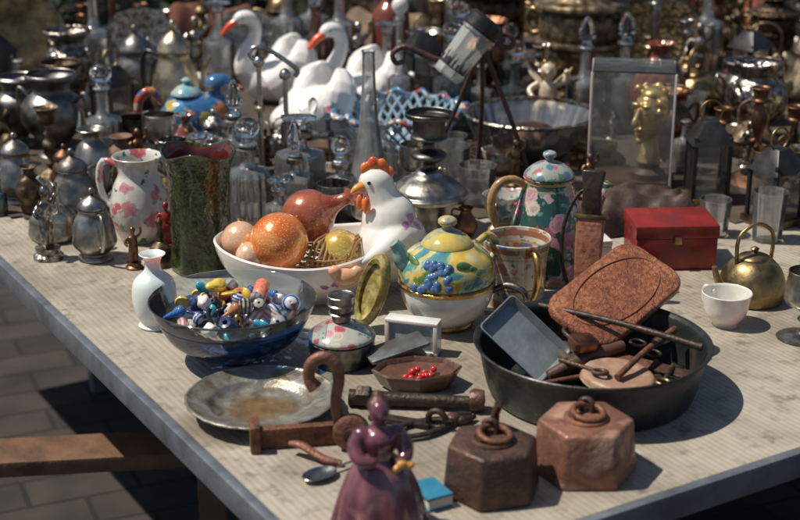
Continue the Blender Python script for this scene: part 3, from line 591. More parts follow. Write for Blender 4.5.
def st(bm):
    rr=random.Random(4)
    for i in range(130):
        a=rr.uniform(0,6.28); q=rr.uniform(.3,1); cx=math.cos(a)*.085*q; cy=math.sin(a)*.055*q; d=a+1.57+rr.gauss(0,.4); L=rr.uniform(.02,.045); z=rr.uniform(.02,.06)
        tube_bm(bm,[(cx-math.cos(d)*L,cy-math.sin(d)*L*.7,z-.005),(cx,cy,z+.006),(cx+math.cos(d)*L,cy+math.sin(d)*L*.7,z)],.0013,5,2)
    for i in range(9):
        x=.0+.008*i; tube_bm(bm,[(x,-.055,.055),(x+.012,-.035,.085),(x+.03,-.01,.09)],.002,6,3)
    for i in range(4):
        tube_bm(bm,[(-.005+.01*i,-.05+.01*i,.065+.006*i),(.03+.008*i,-.055+.011*i,.062+.007*i),(.075+.006*i,-.045+.01*i,.065+.006*i)],.002,6,3)
o=multi('straw_nest',[st],straw,None,(hx,hy,T+.004)); tag(o,'loose woven brown straw nest lying inside the hen bowl','nest')
# ------------------------------------------------------------------ fruit teapot on white cup
def fruit():
    m,n,l,b=nt('fruit_painted_glaze'); vec,raw=coords(n,l)
    t=noise(n,l,vec,22,4,1.0); r=ramp(n,[(.3,(.03,.1,.26)),(.38,(.07,.26,.38)),(.43,(.1,.3,.18)),(.47,(.52,.5,.3)),(.53,(.64,.46,.08)),(.6,(.55,.4,.07)),(.64,(.14,.26,.06)),(.7,(.05,.15,.04)),(.76,(.4,.16,.06))]); l.new(t.outputs[0],r.inputs[0])
    v=n.new('ShaderNodeTexVoronoi'); v.feature='SMOOTH_F1'; v.inputs['Scale'].default_value=60; l.new(vec,v.inputs['Vector'])
    sh=ramp(n,[(.1,(1.2,1.2,1.15)),(.6,(.6,.6,.62))]); l.new(v.outputs['Distance'],sh.inputs[0])
    mm=n.new('ShaderNodeMix'); mm.data_type='RGBA'; mm.blend_type='MULTIPLY'; mm.inputs[0].default_value=.55; l.new(r.outputs[0],mm.inputs[6]); l.new(sh.outputs[0],mm.inputs[7])
    b.inputs['Coat Weight'].default_value=.8; finish(n,l,b,vec,mm.outputs[2],.2,.06,.4,60); return m
fr=fruit(); tx,ty=.067,1.98
e=thing('painted_teapot','small teapot painted with fruit nested on a white cup','teapot',tx,ty,rz=0,r=.07)
cupm=SP('gold_lined_white',(.8,.79,.74),[],dirt_crease=.15)
lathe('cup',shell([(.034,0),(.037,.004),(.036,.008),(.053,.022),(.065,.045),(.0685,.068)],.003),cupm,e)
lathe('gilt_band',[(.068,.063),(.07,.0645),(.0705,.069),(.068,.071)],gold,e)
lathe('gilt_band',[(.038,0.002),(.0385,.003),(.0385,.006),(.037,.008)],gold,e)
lathe('pot_body',[(.05,.062),(.0665,.07),(.0695,.082),(.066,.098),(.055,.112),(.04,.121),(.034,.123),(0,.123)],fr,e,k=3)
lathe('lid',[(.036,0),(.037,.003),(.03,.012),(.018,.02),(.009,.023),(.007,.027),(.013,.032),(.013,.038),(.007,.042),(0,.043)],M('yellow_glaze',(.6,.44,.08),(.5,.42,.14),(.1,.22,.32),sc=45,rough=.2,coat=.7,bump=.2),e,(0,0,.122),k=3)
tube('spout',[(-.05,-.01,.096),(-.064,-.016,.106),(-.068,-.018,.12),(-.076,-.02,.132)],[.016,.013,.01,.008],M('teal_glaze',(.05,.2,.26),(.12,.33,.34),(.4,.4,.3),sc=50,rough=.2,coat=.7),e)
tube('handle',[(.045,.04,.112),(.062,.055,.118),(.075,.065,.1),(.065,.056,.08),(.05,.045,.075)],[.005,.006,.006,.005,.005],fr,e)
tube('cup_handle',[(.064,-.01,.055),(.085,-.02,.068),(.107,-.028,.062),(.112,-.028,.044),(.095,-.022,.028),(.055,-.01,.022)],[.004,.005,.005,.005,.004,.003],pewter,e)
def gr(bm):
    rr=random.Random(2)
    for i in range(30):
        u=rr.uniform(-.8,.05); zz=.087+rr.uniform(-.015,.024)*(1-.3*abs(u+.4)); a=-math.pi/2+u; q=.067-(max(0,zz-.085)*.4)
        ell_bm(bm,(q*math.cos(a),q*math.sin(a),zz),(.0068,.0055,.0068),(0,0,a+math.pi/2),seg=12)
multi('grape_relief',[gr],M('grape_blue',(.03,.08,.28),(.08,.18,.36),(.04,.06,.2),sc=80,rough=.25,coat=.6,bump=.1),e)
lgm=M('leaf_green',(.05,.16,.05),(.12,.24,.08),(.35,.3,.08),sc=80,rough=.25,coat=.6,bump=.2)
for a,z,s in ((-1.15,.105,.016),(-.7,.09,.018),(-2.5,.108,.014),(-1.2,.08,.013),(-2.8,.085,.016),(-.95,.1,.012)):
    q=.066-(max(0,z-.085)*.35); bm=bmesh.new(); ell_bm(bm,(q*math.cos(a),q*math.sin(a),z),(s,.0035,s*.55),(0,.5,a+math.pi/2),seg=12); me=bpy.data.meshes.new('leaf_relief'); bm.to_mesh(me); bm.free(); mkobj('leaf_relief',me,lgm,e)
# onyx dish leaning
onyx=M('yellow_onyx',(.4,.32,.08),(.2,.16,.04),(.55,.46,.2),sc=50,rough=.25,coat=.4,bump=.4,sss=.3)
o=lathe('onyx_dish',shell([(.015,0),(.026,.004),(.03,.011),(.029,.019)],.008,k=3),onyx,None,fn=lambda th,r,z:(r*math.cos(th)*.85,r*math.sin(th)*1.85,z),segs=48)
orient(o,(-.03,1.968,.057),(.62,-.72,-.1),(.3,.1,.9)); tag(o,'oval yellow green onyx dish propped upright beside the teapot','dish')
# floral lidded pot
fpm=FL('enamel_floral',(.5,.52,.46),[(.5,.1,.14),(.55,.3,.35),(.1,.25,.35),(.6,.55,.45)],sc=60,thr=.42)
e=thing('lidded_pot','small pewter pot with pink floral enamel lid','pot',-.079,1.845,r=.046)
lathe('body',[(0,0),(.036,0),(.04,.006),(.044,.018),(.044,.03),(.041,.036),(0,.036)],pewter,e,k=2,fn=ribs(20,.01),segs=80)
lathe('lid',[(.045,0),(.046,.004),(.04,.01),(.025,.019),(.012,.023),(0,.024)],fpm,e,(0,0,.036),k=3)
lathe('thimble_cup',shell([(.012,0),(.0125,.003),(.016,.02),(.019,.036)],.0015),silver,e,(0,0,.0605),fn=ribs(16,.01),segs=64)
for z in (.01,.022): lathe('collar',[(.0145+z*.12,z),(.0165+z*.12,z+.0015),(.0145+z*.12,z+.003)],silver,e,(0,0,.0605))
# acrylic block
e=thing('acrylic_block','solid frosted acrylic block with pale thick edges','block',.018,1.88,rz=-.3,r=.03)
box('inner_slab',(.063,.018,.038),M('milky_acrylic',(.5,.52,.48),(.4,.42,.39),(.58,.6,.56),sc=60,rough=.2,bump=.3,sss=.3,coat=.5),e,(0,0,.025),bev=.0015)
for cx,cz,sx,sz in ((0,.0465,.075,.005),(0,.003,.075,.006),(-.0345,.025,.006,.0378),(.0345,.025,.006,.0378)):
    box('edge_strip',(sx,.024,sz),pale_ac,e,(cx,0,cz),bev=.001)
# grey tin
e=thing('metal_tin','small flat grey metal tin with raised lid','tin',-.002,1.826,rz=.35,r=.035)
prism('body',rrect(.072,.036,.006),.02,pewter,e); prism('lid',rrect(.084,.046,.004),.005,M('grey_zinc',(.22,.23,.23),(.17,.18,.18),(.12,.11,.1),rough=.45,metal=.7,bump=.3),e,(-.003,.001,.026),(.0,-.2,0))
# tray with red beads
e=thing('wooden_tray','dark octagonal wooden tray holding red beads','tray',.022,1.765,rz=.1,r=.055)
lathe('tray_body',shell([(.042,0),(.048,.004),(.057,.02),(.06,.025)],.005,k=1),M('carved_brown_wood',(.08,.038,.022),(.12,.055,.032),(.05,.026,.018),sc=40,rough=.4,bump=.7,bsc=90,coat=.2),e,segs=8,fn=lambda th,r,z:(r*math.cos(th),r*math.sin(th)*.66,z),ang=20)
def carve(bm):
    for i in range(14): 
        a=i*.45; ell_bm(bm,(math.cos(a)*.036,math.sin(a)*.022,.01),(.009,.006,.006),(0,0,a),seg=10)
multi('carved_rim',[carve],rust_r,e)
redb=M('red_bead',(.5,.02,.02),(.6,.03,.02),rough=.15,coat=.8,bump=0)
s0=None
for i in range(13):
    p=(.022+R.gauss(0,.011),1.765+R.gauss(0,.006),T+.0145+(.007 if i>8 else 0))
    if s0 is None:
        bm=bmesh.new(); ell_bm(bm,(0,0,0),(.0045,.0045,.0042),seg=14); me=bpy.data.meshes.new('red_bead'); bm.to_mesh(me); bm.free(); s0=mkobj('red_bead',me,redb); tag(s0,'small glossy red bead in the dark wooden tray','bead','red beads in the tray'); o=s0
    else: o=s0.copy(); COL.objects.link(o)
    o.location=p
# iron bars, pliers
e=thing('iron_tool','dark iron pipe tool with hexagonal collar lying flat','tool',.02,1.697,rz=-.1,r=.03)
tube('shaft',[(-.085,0,.011),(-.02,0,.011),(.07,0,.011)],[.011,.0095,.008],iron,e,k=2,segs=14)
lathe('collar',[(.0,0),(.014,0),(.0145,.002),(.0145,.016),(.013,.018),(0,.018)],iron,e,(-.075,0,.0135),(0,math.pi/2,0),segs=6,ang=20)
lathe('head',[(0,0),(.012,0),(.015,.006),(.013,.018),(0,.02)],rust_d,e,(.068,0,.0145),(0,math.pi/2,0),segs=16)
e=thing('pliers','old black iron pliers lying open on the table','pliers',.065,1.65,rz=.5,r=.03)
for s in (1,-1):
    tube('handle',[(0,0,.006),(-.02,s*.012,.006),(-.05,s*.018,.006),(-.075,s*.013,.006)],[.006,.005,.0045,.004],iron,e,flat=.7)
    tube('jaw',[(0,0,.006),(.012,-s*.007,.006),(.03,-s*.004,.006)],[.006,.007,.003],iron,e,flat=.8)
lathe('pivot',[(0,0),(.008,0),(.008,.012),(.006,.014),(0,.0145)],rust_d,e,segs=16)
e=thing('latch','black iron latch bar with curled end','latch',.0,1.652,rz=-.35,r=.03)
box('bar',(.08,.014,.006),iron,e,(0,0,.0045),bev=.001); ring('curl',.011,.004,iron,e,(.048,0,.014),(math.pi/2,0,0),0,5.2,16)
# hook
e=thing('iron_hook','rusty brown curved iron hook rising from a flat bracket','hook',-.072,1.588,rz=0,r=.05)
tube('hook',[(.006,.0,.006),(.0,.0,.03),(-.004,.0,.06),(.0,0,.088),(-.004,0,.108),(-.018,0,.117),(-.032,0,.108),(-.035,0,.09),(-.028,0,.078)],[.007,.006,.0055,.006,.0065,.0065,.0065,.006,.008],rust_r,e,flat=1.2,segs=12)
lathe('boss',[(0,-.009),(.018,-.009),(.022,-.006),(.022,.006),(.018,.009),(0,.009)],rust_r,e,(.014,-.006,.023),(math.pi/2,0,0),segs=30)
lathe('hub',[(0,-.002),(.008,-.002),(.009,.004),(0,.005)],rust_d,e,(.014,-.016,.023),(math.pi/2,0,0),segs=20)
box('bracket',(.095,.012,.026),rust,e,(-.052,.004,.0135),(0,0,.16),bev=.0015)
box('bracket_end',(.012,.034,.034),rust,e,(-.101,-.004,.0175),(0,0,.16),bev=.002)
tube('lever',[(-.058,-.018,.014),(-.045,-.026,.016),(-.028,-.036,.01),(-.012,-.046,.006),(.004,-.05,.005)],[.004,.006,.0055,.006,.004],rust_r,e,flat=.7)
e=thing('teaspoon','tarnished silver teaspoon lying on the table','spoon',-.092,1.508,rz=.7,r=.02)
lathe('spoon_bowl',[(0,.001),(.008,.0015),(.013,.004),(.015,.007),(.0135,.0068),(.008,.003),(0,.0025)],silver_b,e,fn=lambda th,r,z:(r*math.cos(th)*1.5,r*math.sin(th),z),k=2)
tube('handle',[(.02,0,.006),(.04,0,.007),(.075,0,.003)],[.002,.0022,.0045],silver_b,e,flat=.4)
# ------------------------------------------------------------------ hex weights
def weight(x,y,r,h,mat,rz,lab):
    e=thing('iron_weight',lab,'weight',x,y,0,rz,r,group='old hexagonal iron weights')
    P=[(r*math.cos(i*math.pi/3),r*math.sin(i*math.pi/3)) for i in range(6)]
    prism('weight_block',P,h,mat,e,bev=.0045,top=.9,seg=3)
    lathe('top_boss',[(0,0),(.026,0),(.0255,.003),(.021,.004),(.018,.0015),(0,.0015)],mat,e,(0,0,h),segs=32)
    ring('ring_handle',.0175,.0038,rust,e,(0.002,-.002,h+.0085),(.14,.08,0))
    tube('staple',[(-.004,.018,h),(-.004,.018,h+.014),(.004,.014,h+.017),(.008,.012,h+.012),(.008,.012,h)],.0035,rust_d,e)
    return e
w1=weight(.103,1.482,.058,.062,rust_d,.25,'dark rusty hexagonal iron weight with ring on top')
w2=weight(.213,1.53,.062,.066,M('warm_rust',(.3,.14,.09),(.19,.085,.055),(.42,.25,.18),sc=26,rough=.52,metal=.3,bump=.8,bsc=130,rv=.22),.0,'reddish rusty hexagonal iron weight with ring on top')
tube('hook_lug',[(.012,.03,.062),(.013,.03,.08),(.016,.026,.092),(.012,.02,.096)],[.006,.005,.005,.004],rust_d,w1)
# ------------------------------------------------------------------ figurine
purple=M('aubergine_glaze',(.09,.028,.04),(.15,.05,.07),(.06,.018,.028),sc=30,rough=.16,coat=.8,bump=.2)
pur2=M('mauve_glaze',(.2,.075,.095),(.12,.04,.055),(.28,.14,.15),sc=26,rough=.18,coat=.8,bump=.2)
e=thing('lady_figurine','small glazed ceramic lady figurine in wide purple gown','figurine',-.022,1.398,rz=.15,r=.05)
fold=lambda th,r,z:((r*(1+.075*(1-z/.1)*math.sin(9*th+z*18)+.03*math.sin(17*th)))*math.cos(th),(r*(1+.075*(1-z/.1)*math.sin(9*th+z*18)))*math.sin(th)*.85,z)
lathe('skirt',[(0,0),(.046,0),(.05,.004),(.047,.02),(.041,.045),(.032,.068),(.02,.083),(.013,.09),(0,.092)],pur2,e,fn=fold,k=3,segs=90)
blob('lady_body',[('t',[(0,0,.08),(0,0,.095),(0,0,.11),(0,0,.12),(0,-.001,.128)],[.014,.017,.019,.01,.007]),('e',(0,0,.11),(.021,.013,.011)),('e',(0,-.003,.138),(.011,.0115,.0135)),('e',(0,-.0145,.137),(.002,.003,.003)),
 ('t',[(-.017,0,.113),(-.026,-.004,.1),(-.022,-.018,.09),(-.006,-.024,.09)],[.009,.009,.008,.005]),('t',[(.017,0,.113),(.027,-.004,.1),(.025,-.016,.09),(.016,-.024,.087)],[.009,.009,.008,.005]),
 ('e',(-.018,0,.112),(.011,.01,.009)),('e',(.018,0,.112),(.011,.01,.009))],purple,e,vox=.0018,sm=3)
blob('hair_bun',[('e',(0,.003,.142),(.0125,.012,.011)),('e',(0,.008,.152),(.007,.007,.006))],rust_d,e,vox=.0018,sm=2)
blob('bouquet',[('e',(.02,-.028,.088),(.006,.005,.005)),('e',(.028,-.027,.086),(.006,.005,.004)),('e',(.014,-.03,.084),(.004,.004,.004))],M('bouquet_yellow',(.6,.35,.05),(.5,.25,.05),rough=.3,coat=.5,bump=.2),e,vox=.0015,sm=2)
lathe('collar',[(.008,.119),(.014,.117),(.016,.114),(.008,.122)],pur2,e,segs=24)
e=thing('small_book','small turquoise covered book lying beside the figurine','book',.034,1.455,rz=.5,r=.03)
tq=M('turquoise_cloth',(.02,.17,.28),(.03,.2,.32),rough=.5,bump=.2)
box('cover',(.032,.045,.003),tq,e,(0,0,.0155),bev=.0008)
box('pages',(.03,.042,.0115),paper,e,(0.001,0,.0085),bev=0)
box('back_cover',(.032,.045,.0025),tq,e,(0,0,.0013),bev=.0008)
# ------------------------------------------------------------------ big pan with contents
px,py=.247,1.748
o=lathe('enamel_pan',shell([(.122,0),(.131,.004),(.139,.03),(.146,.064),(.151,.071),(.153,.072)],.003),enamel,None,(px,py,T),segs=72); tag(o,'large round black enamel pan filled with old tools and leather','pan'); PL.append((px,py,.15))
tin=M('grey_tin',(.34,.38,.39),(.26,.3,.31),(.18,.2,.2),sc=16,rough=.4,metal=.6,bump=.3,rv=.15)
L_,W_=.108,.072
def tray_mesh():
    bm=bmesh.new(); P0=rrect(L_-.01,W_-.01,.004,3); P1=rrect(L_,W_,.006,3); P2=rrect(L_-.003,W_-.003,.006,3); P3=rrect(L_-.013,W_-.013,.004,3)
    r=[[bm.verts.new((x,y,z)) for x,y in P] for P,z in ((P0,0),(P1,.012),(P2,.0125),(P3,.0018))]
    n=len(P0); bm.faces.new(list(reversed(r[0]))); bm.faces.new(r[3])
    for a,b in zip(r,r[1:]):
        for i in range(n): bm.faces.new((a[i],a[(i+1)%n],b[(i+1)%n],b[i]))
    bmesh.ops.recalc_face_normals(bm,faces=bm.faces)
    me=bpy.data.meshes.new('tin_tray'); bm.to_mesh(me); bm.free(); return me
o=mkobj('tin_tray',tray_mesh(),tin); orient(o,(.16,1.775,.058),(.06,-.03,-.05),(.05,.045,.022)); tag(o,'rectangular grey tin tray leaning inside the black pan','tray')
def tooled():
    m,n,l,b=nt('tooled_leather'); tc=n.new('ShaderNodeTexCoord'); vec=tc.outputs['Object']
    t=noise(n,l,vec,18,7,.5); r=ramp(n,[(.3,(.2,.065,.028)),(.5,(.32,.11,.045)),(.7,(.42,.17,.075))]); l.new(t.outputs[0],r.inputs[0])
    d=noise(n,l,vec,40,2); v1=n.new('ShaderNodeVectorMath'); v1.operation='SCALE'; v1.inputs['Scale'].default_value=.014; l.new(d.outputs[1],v1.inputs[0])
    v2=n.new('ShaderNodeVectorMath'); v2.operation='ADD'; l.new(vec,v2.inputs[0]); l.new(v1.outputs[0],v2.inputs[1])
    v=n.new('ShaderNodeTexVoronoi'); v.feature='SMOOTH_F1'; v.inputs['Scale'].default_value=150; v.inputs['Smoothness'].default_value=.3; l.new(v2.outputs[0],v.inputs['Vector'])
    w=n.new('ShaderNodeTexWave'); w.wave_type='RINGS'; w.rings_direction='Z'; w.inputs['Scale'].default_value=30; w.inputs['Distortion'].default_value=9; w.inputs['Detail'].default_value=3; w.inputs['Detail Scale'].default_value=14; l.new(vec,w.inputs['Vector'])
    ml=n.new('ShaderNodeMath'); ml.operation='MULTIPLY_ADD'; ml.inputs[1].default_value=-.5; l.new(w.outputs['Fac'],ml.inputs[0]); l.new(v.outputs['Distance'],ml.inputs[2])
    dk=ramp(n,[(.0,(1.15,1.1,1.1)),(.55,(.45,.38,.35))]); l.new(ml.outputs[0],dk.inputs[0])
    mm=n.new('ShaderNodeMix'); mm.data_type='RGBA'; mm.blend_type='MULTIPLY'; mm.inputs[0].default_value=.85; l.new(r.outputs[0],mm.inputs[6]); l.new(dk.outputs[0],mm.inputs[7])
    l.new(mm.outputs[2],b.inputs['Base Color']); b.inputs['Roughness'].default_value=.36; b.inputs['Coat Weight'].default_value=.2
    bp=n.new('ShaderNodeBump'); bp.invert=True; bp.inputs['Strength'].default_value=.8; bp.inputs['Distance'].default_value=.002; l.new(ml.outputs[0],bp.inputs['Height']); l.new(bp.outputs[0],b.inputs['Normal']); return m
tl=tooled()
e=bpy.data.objects.new('leather_case',None); COL.objects.link(e)
prism('case_body',rrect(.195,.108,.03,8),.016,tl,e,bev=.005,seg=3)
ring('stitched_edge',.5,.005,leather,e,(.0,0,.0165),n=60).scale=(.165,.082,.25)
orient(e,(.288,1.853,.088),(.125,.13,.045),(-.7,.55,.36)); tag(e,'reddish brown tooled leather case resting over the pan rim','case')
o=lathe('wooden_disc',[(0,0),(.044,0),(.047,.004),(.046,.009),(.04,.012),(.02,.011),(0,.013)],M('pale_wood',(.38,.25,.17),(.3,.18,.12),(.46,.34,.25),sc=30,rough=.5,bump=.3),None,(.275,1.705,T+.034),(.05,.08,0),k=2); tag(o,'round pale brown wooden disc lying in the pan','disc')
def scrap(name,lab,cat,x,y,z,rz,tilt=0):
    e=thing(name,lab,cat,x,y,z,rz,.01); e.rotation_euler=(tilt,tilt*.5,rz); return e
for x,y,z,rz,tl_,mt,lb in ((.205,1.70,.034,.4,0,rust,'old rusty iron key in the black pan'),(.225,1.72,.045,2.3,.15,rust_d,'old dark iron key in the black pan'),(.34,1.71,.04,1.2,.1,brass,'tarnished brass key in the black pan')):
    e=scrap('iron_key',lb,'key',x,y,z,rz,tl_); tube('shank',[(-.03,0,.004),(.03,0,.004)],.003,mt,e,k=1); ring('bow',.009,.0028,mt,e,(-.038,0,.004)); box('bit',(.008,.014,.004),mt,e,(.026,-.008,.004),bev=.001)
e=scrap('padlock','small rusty brass padlock in the black pan','padlock',.235,1.755,.06,.5,.2); prism('lock_body',rrect(.036,.03,.008),.012,copper,e); tube('shackle',[(-.011,.012,.006),(-.011,.03,.006),(0,.038,.006),(.011,.03,.006),(.011,.012,.006)],.003,iron,e)
e=scrap('hinge','rusty iron strap hinge in the black pan','hinge',.325,1.735,.038,-.5,.1); box('leaf',(.05,.022,.003),rust,e,(-.027,0,.003),bev=.001); box('leaf',(.05,.022,.003),rust_d,e,(.027,0,.003),bev=.001); tube('pin',[(0,-.012,.005),(0,.012,.005)],.0035,iron,e,k=1)
for i,(a,b,mt,nm,lb) in enumerate([((.185,1.825,.09),(.38,1.71,.078),iron,'iron_rod','long dark iron rod lying across the pan'),((.27,1.68,.05),(.36,1.79,.07),rust,'iron_rod','rusty iron rod lying in the pan'),((.19,1.73,.03),(.29,1.77,.055),wood_d,'tool_handle','dark wooden tool handle lying in the pan')]):
    o=tube(nm,[(0,0,0),tuple((Vector(b)-Vector(a))*.5+Vector((0,0,.004))),tuple(Vector(b)-Vector(a))],[.0045,.004,.005] if i<2 else [.007,.01,.008],mt,None,(a[0],a[1],T+a[2])); tag(o,lb,'rod')
o=prism('leather_pouch',rrect(.09,.06,.02),.022,leather_d,None,(.245,1.79,T+.02),(.1,.12,.3),bev=.007,seg=3); tag(o,'crumpled dark leather pouch inside the black pan','pouch')
e=scrap('scissors','old iron scissors in the black pan','scissors',.335,1.79,.05,.9,.1)
for s in (1,-1): tube('blade',[(0,0,.003*s),(.03,s*.004,.003*s),(.06,s*.002,.003*s)],[.005,.004,.001],iron,e,flat=.4); ring('finger_loop',.01,.0022,iron,e,(-.025,s*.012,.003*s))
# ------------------------------------------------------------------ floral mug, tall floral teapot
mugm=FL('mug_floral',(.6,.54,.44),[(.42,.14,.12),(.5,.28,.24),(.12,.2,.32),(.4,.24,.12),(.55,.45,.3)],leaf=(.12,.2,.12),sc=48,thr=.42,leafthr=.24,bands=[(.086,.094,(.3,.12,.06)),(.0,.014,(.32,.16,.1)),(.076,.079,(.45,.3,.1)),(.03,.033,(.3,.14,.08))])
e=thing('floral_mug','cream porcelain mug with brown bands and small flowers','mug',.173,2.067,rz=-1.2,r=.047,s=1.06)
lathe('cup',shell([(.036,0),(.039,.004),(.041,.02),(.042,.05),(.044,.075),(.048,.095),(.0485,.098)],.0028),mugm,e,segs=56)
tube('handle',[(.041,0,.085),(.06,0,.09),(.07,0,.07),(.066,0,.045),(.055,0,.025),(.04,0,.022)],[.0045,.005,.0055,.005,.0045,.004],gold,e)
tpm=FL('tall_teapot_floral',(.02,.085,.07),[(.5,.18,.24),(.56,.36,.4),(.42,.1,.16),(.56,.5,.42),(.55,.28,.34)],leaf=(.1,.28,.2),sc=36,thr=.5,leafthr=.28,bands=[(.158,.162,(.45,.3,.1)),(.0,.006,(.45,.3,.1)),(.149,.151,(.45,.3,.1))])
e=thing('floral_teapot','tall dark green porcelain teapot with pink flowers and brown handle','teapot',.229,2.178,rz=.0,r=.06)
lathe('body',[(0,0),(.046,0),(.05,.005),(.056,.02),(.062,.045),(.061,.07),(.054,.1),(.044,.135),(.037,.16),(.037,.166),(0,.166)],tpm,e,k=3,segs=56)
lathe('lid',[(.038,0),(.039,.003),(.033,.011),(.02,.02),(.008,.023),(.006,.027),(.0105,.032),(.009,.038),(0,.041)],FL('lid_floral',(.4,.42,.38),[(.45,.13,.18),(.1,.2,.3),(.1,.22,.13)],sc=70,thr=.46),e,(0,0,.166),k=3)
brown_gl=M('brown_gilt_handle',(.28,.14,.06),(.4,.25,.1),(.18,.08,.04),sc=50,rough=.25,coat=.6,bump=.15)
tube('handle',[(-.034,-.01,.15),(-.055,-.016,.165),(-.08,-.022,.158),(-.09,-.025,.13),(-.083,-.023,.1),(-.07,-.018,.078),(-.054,-.012,.068)],[.005,.0065,.007,.007,.0065,.006,.005],brown_gl,e,segs=12)
tube('spout',[(.05,.01,.07),(.072,.014,.09),(.08,.016,.12),(.096,.018,.15)],[.015,.011,.009,.008],tpm,e,segs=12)
# leather sheath standing
e=bpy.data.objects.new('knife_sheath',None); COL.objects.link(e)
prism('sheath',[(-.017,0),(.017,0),(.02,.07),(.021,.13),(-.021,.13),(-.02,.07)],.013,M('cracked_leather',(.2,.07,.04),(.3,.12,.07),(.1,.04,.03),sc=60,rough=.5,bump=.8,bsc=120),e,(0,0,-.006),bev=.004,seg=3)
prism('knife_handle',[(-.016,.132),(.016,.132),(.013,.17),(.018,.2),(-.018,.2),(-.014,.17)],.012,M('horn',(.05,.03,.02),(.02,.015,.012),(.1,.06,.04),sc=50,rough=.3,bump=.2),e,(0,0,-.006),bev=.004,seg=3)
box('guard',(.05,.006,.018),brass,e,(0,.1315,0),bev=.001)
orient(e,(.275,2.045,.008),(.95,-.3,0),(.13,.1,.95)); tag(e,'brown leather knife sheath with dark horn handle standing upright','sheath'); PL.append((.28,2.05,.03))
o=tube('wire_hook',[(0,0,0),(-.02,.01,.06),(-.02,.015,.12),(-.002,.02,.165),(.02,.02,.18)],.003,iron,None,(.262,2.055,T)); tag(o,'thin curved dark iron wire standing beside the sheath','wire')
lidded_box(.437,2.26,(.13,.1,.075),redbox_m,'dark red lacquered box with brass clasp',.05)
lidded_box(.315,2.27,(.05,.04,.035),white,'small white cardboard style box behind the teapot',.2,clasp=False)
def cloth_mesh(w,d,h,seed):
    bm=bmesh.new(); nx,ny=48,32; V=[]
    for i in range(nx):
        for j in range(ny):
            u=i/(nx-1)*2-1; v=j/(ny-1)*2-1; edge=max(abs(u),abs(v)); z=h*(1-edge**6)*(0.75+.25*math.sin(u*3.3+v*2+seed)*math.cos(v*3.6-u*1.2))+.003*math.sin(u*14+v*5+2*math.sin(v*6))
            V.append(bm.verts.new((u*w/2*(1+.05*math.sin(v*7+seed)),v*d/2*(1+.06*math.sin(u*6)),max(.0,z))))
    for i in range(nx-1):
        for j in range(ny-1): bm.faces.new((V[i*ny+j],V[(i+1)*ny+j],V[(i+1)*ny+j+1],V[i*ny+j+1]))
    me=bpy.data.meshes.new('cloth'); bm.to_mesh(me); bm.free(); return me
def cloth(x,y,w,d,h,mat,lab,rz=0,seed=1,name='folded_cloth',cat='cloth'):
    o=mkobj(name,cloth_mesh(w,d,h,seed),mat,None,(x,y,T+.001),(0,0,rz),180); PL.append((x,y,max(w,d)/2)); return tag(o,lab,cat)
cloth(.41,2.45,.22,.14,.07,leather_d,'crumpled dark brown leather bag lying behind the red box',.2,3,'leather_bag','bag')
cloth(.365,2.13,.1,.09,.04,leather_d,'crumpled dark leather glove beside the red box',.4,6,'leather_glove','glove')
kettle(.53,2.08,.12,brass,'small aged brass kettle with arched handle',.4); teacup(.47,1.98,white,'plain white porcelain teacup beside the pan',2)
goblet(.57,1.93,.1,silver,'small tarnished silver goblet beside the pan')
# ------------------------------------------------------------------ silver centre candlestick
e=thing('silver_candlestick','large tarnished pewter candlestick with wide domed foot','candlestick',.049,2.42,r=.068)
dpew=M('dark_pewter',(.2,.2,.19),(.14,.135,.13),(.09,.08,.07),sc=40,rough=.4,metal=1,bump=.3,dirt_crease=.5)
lathe('stand',[(0,0),(.036,0),(.038,.004),(.034,.01),(.03,.03),(.034,.052),(.04,.058),(0,.058)],silver,e,k=3)
lathe('foot',[(.03,.0),(.064,.0),(.069,.003),(.069,.008),(.063,.011),(.06,.018),(.045,.03),(.028,.038),(.02,.048),(0,.05)],silver,e,(0,0,.0585),k=3)
lathe('stem',[(.018,0),(.012,.004),(.01,.012),(.026,.02),(.031,.026),(.026,.032),(.012,.037),(.009,.046),(.012,.052),(0,.053)],dpew,e,(0,0,.106),k=3)
lathe('candle_cup',shell([(.01,0),(.03,.004),(.031,.008),(.028,.012),(.028,.034),(.03,.038),(.04,.041),(.041,.048)],.003),dpew,e,(0,0,.158))
e=thing('copper_jug','tiny copper jug with ring handle','jug',.112,2.385,rz=2.7,r=.02)
lathe('body',shell([(.012,0),(.018,.01),(.02,.022),(.012,.036),(.009,.044),(.013,.05)],.0015),copper,e)
tube('handle',[(.01,0,.044),(.024,0,.044),(.026,0,.03),(.018,0,.016)],.002,copper,e)
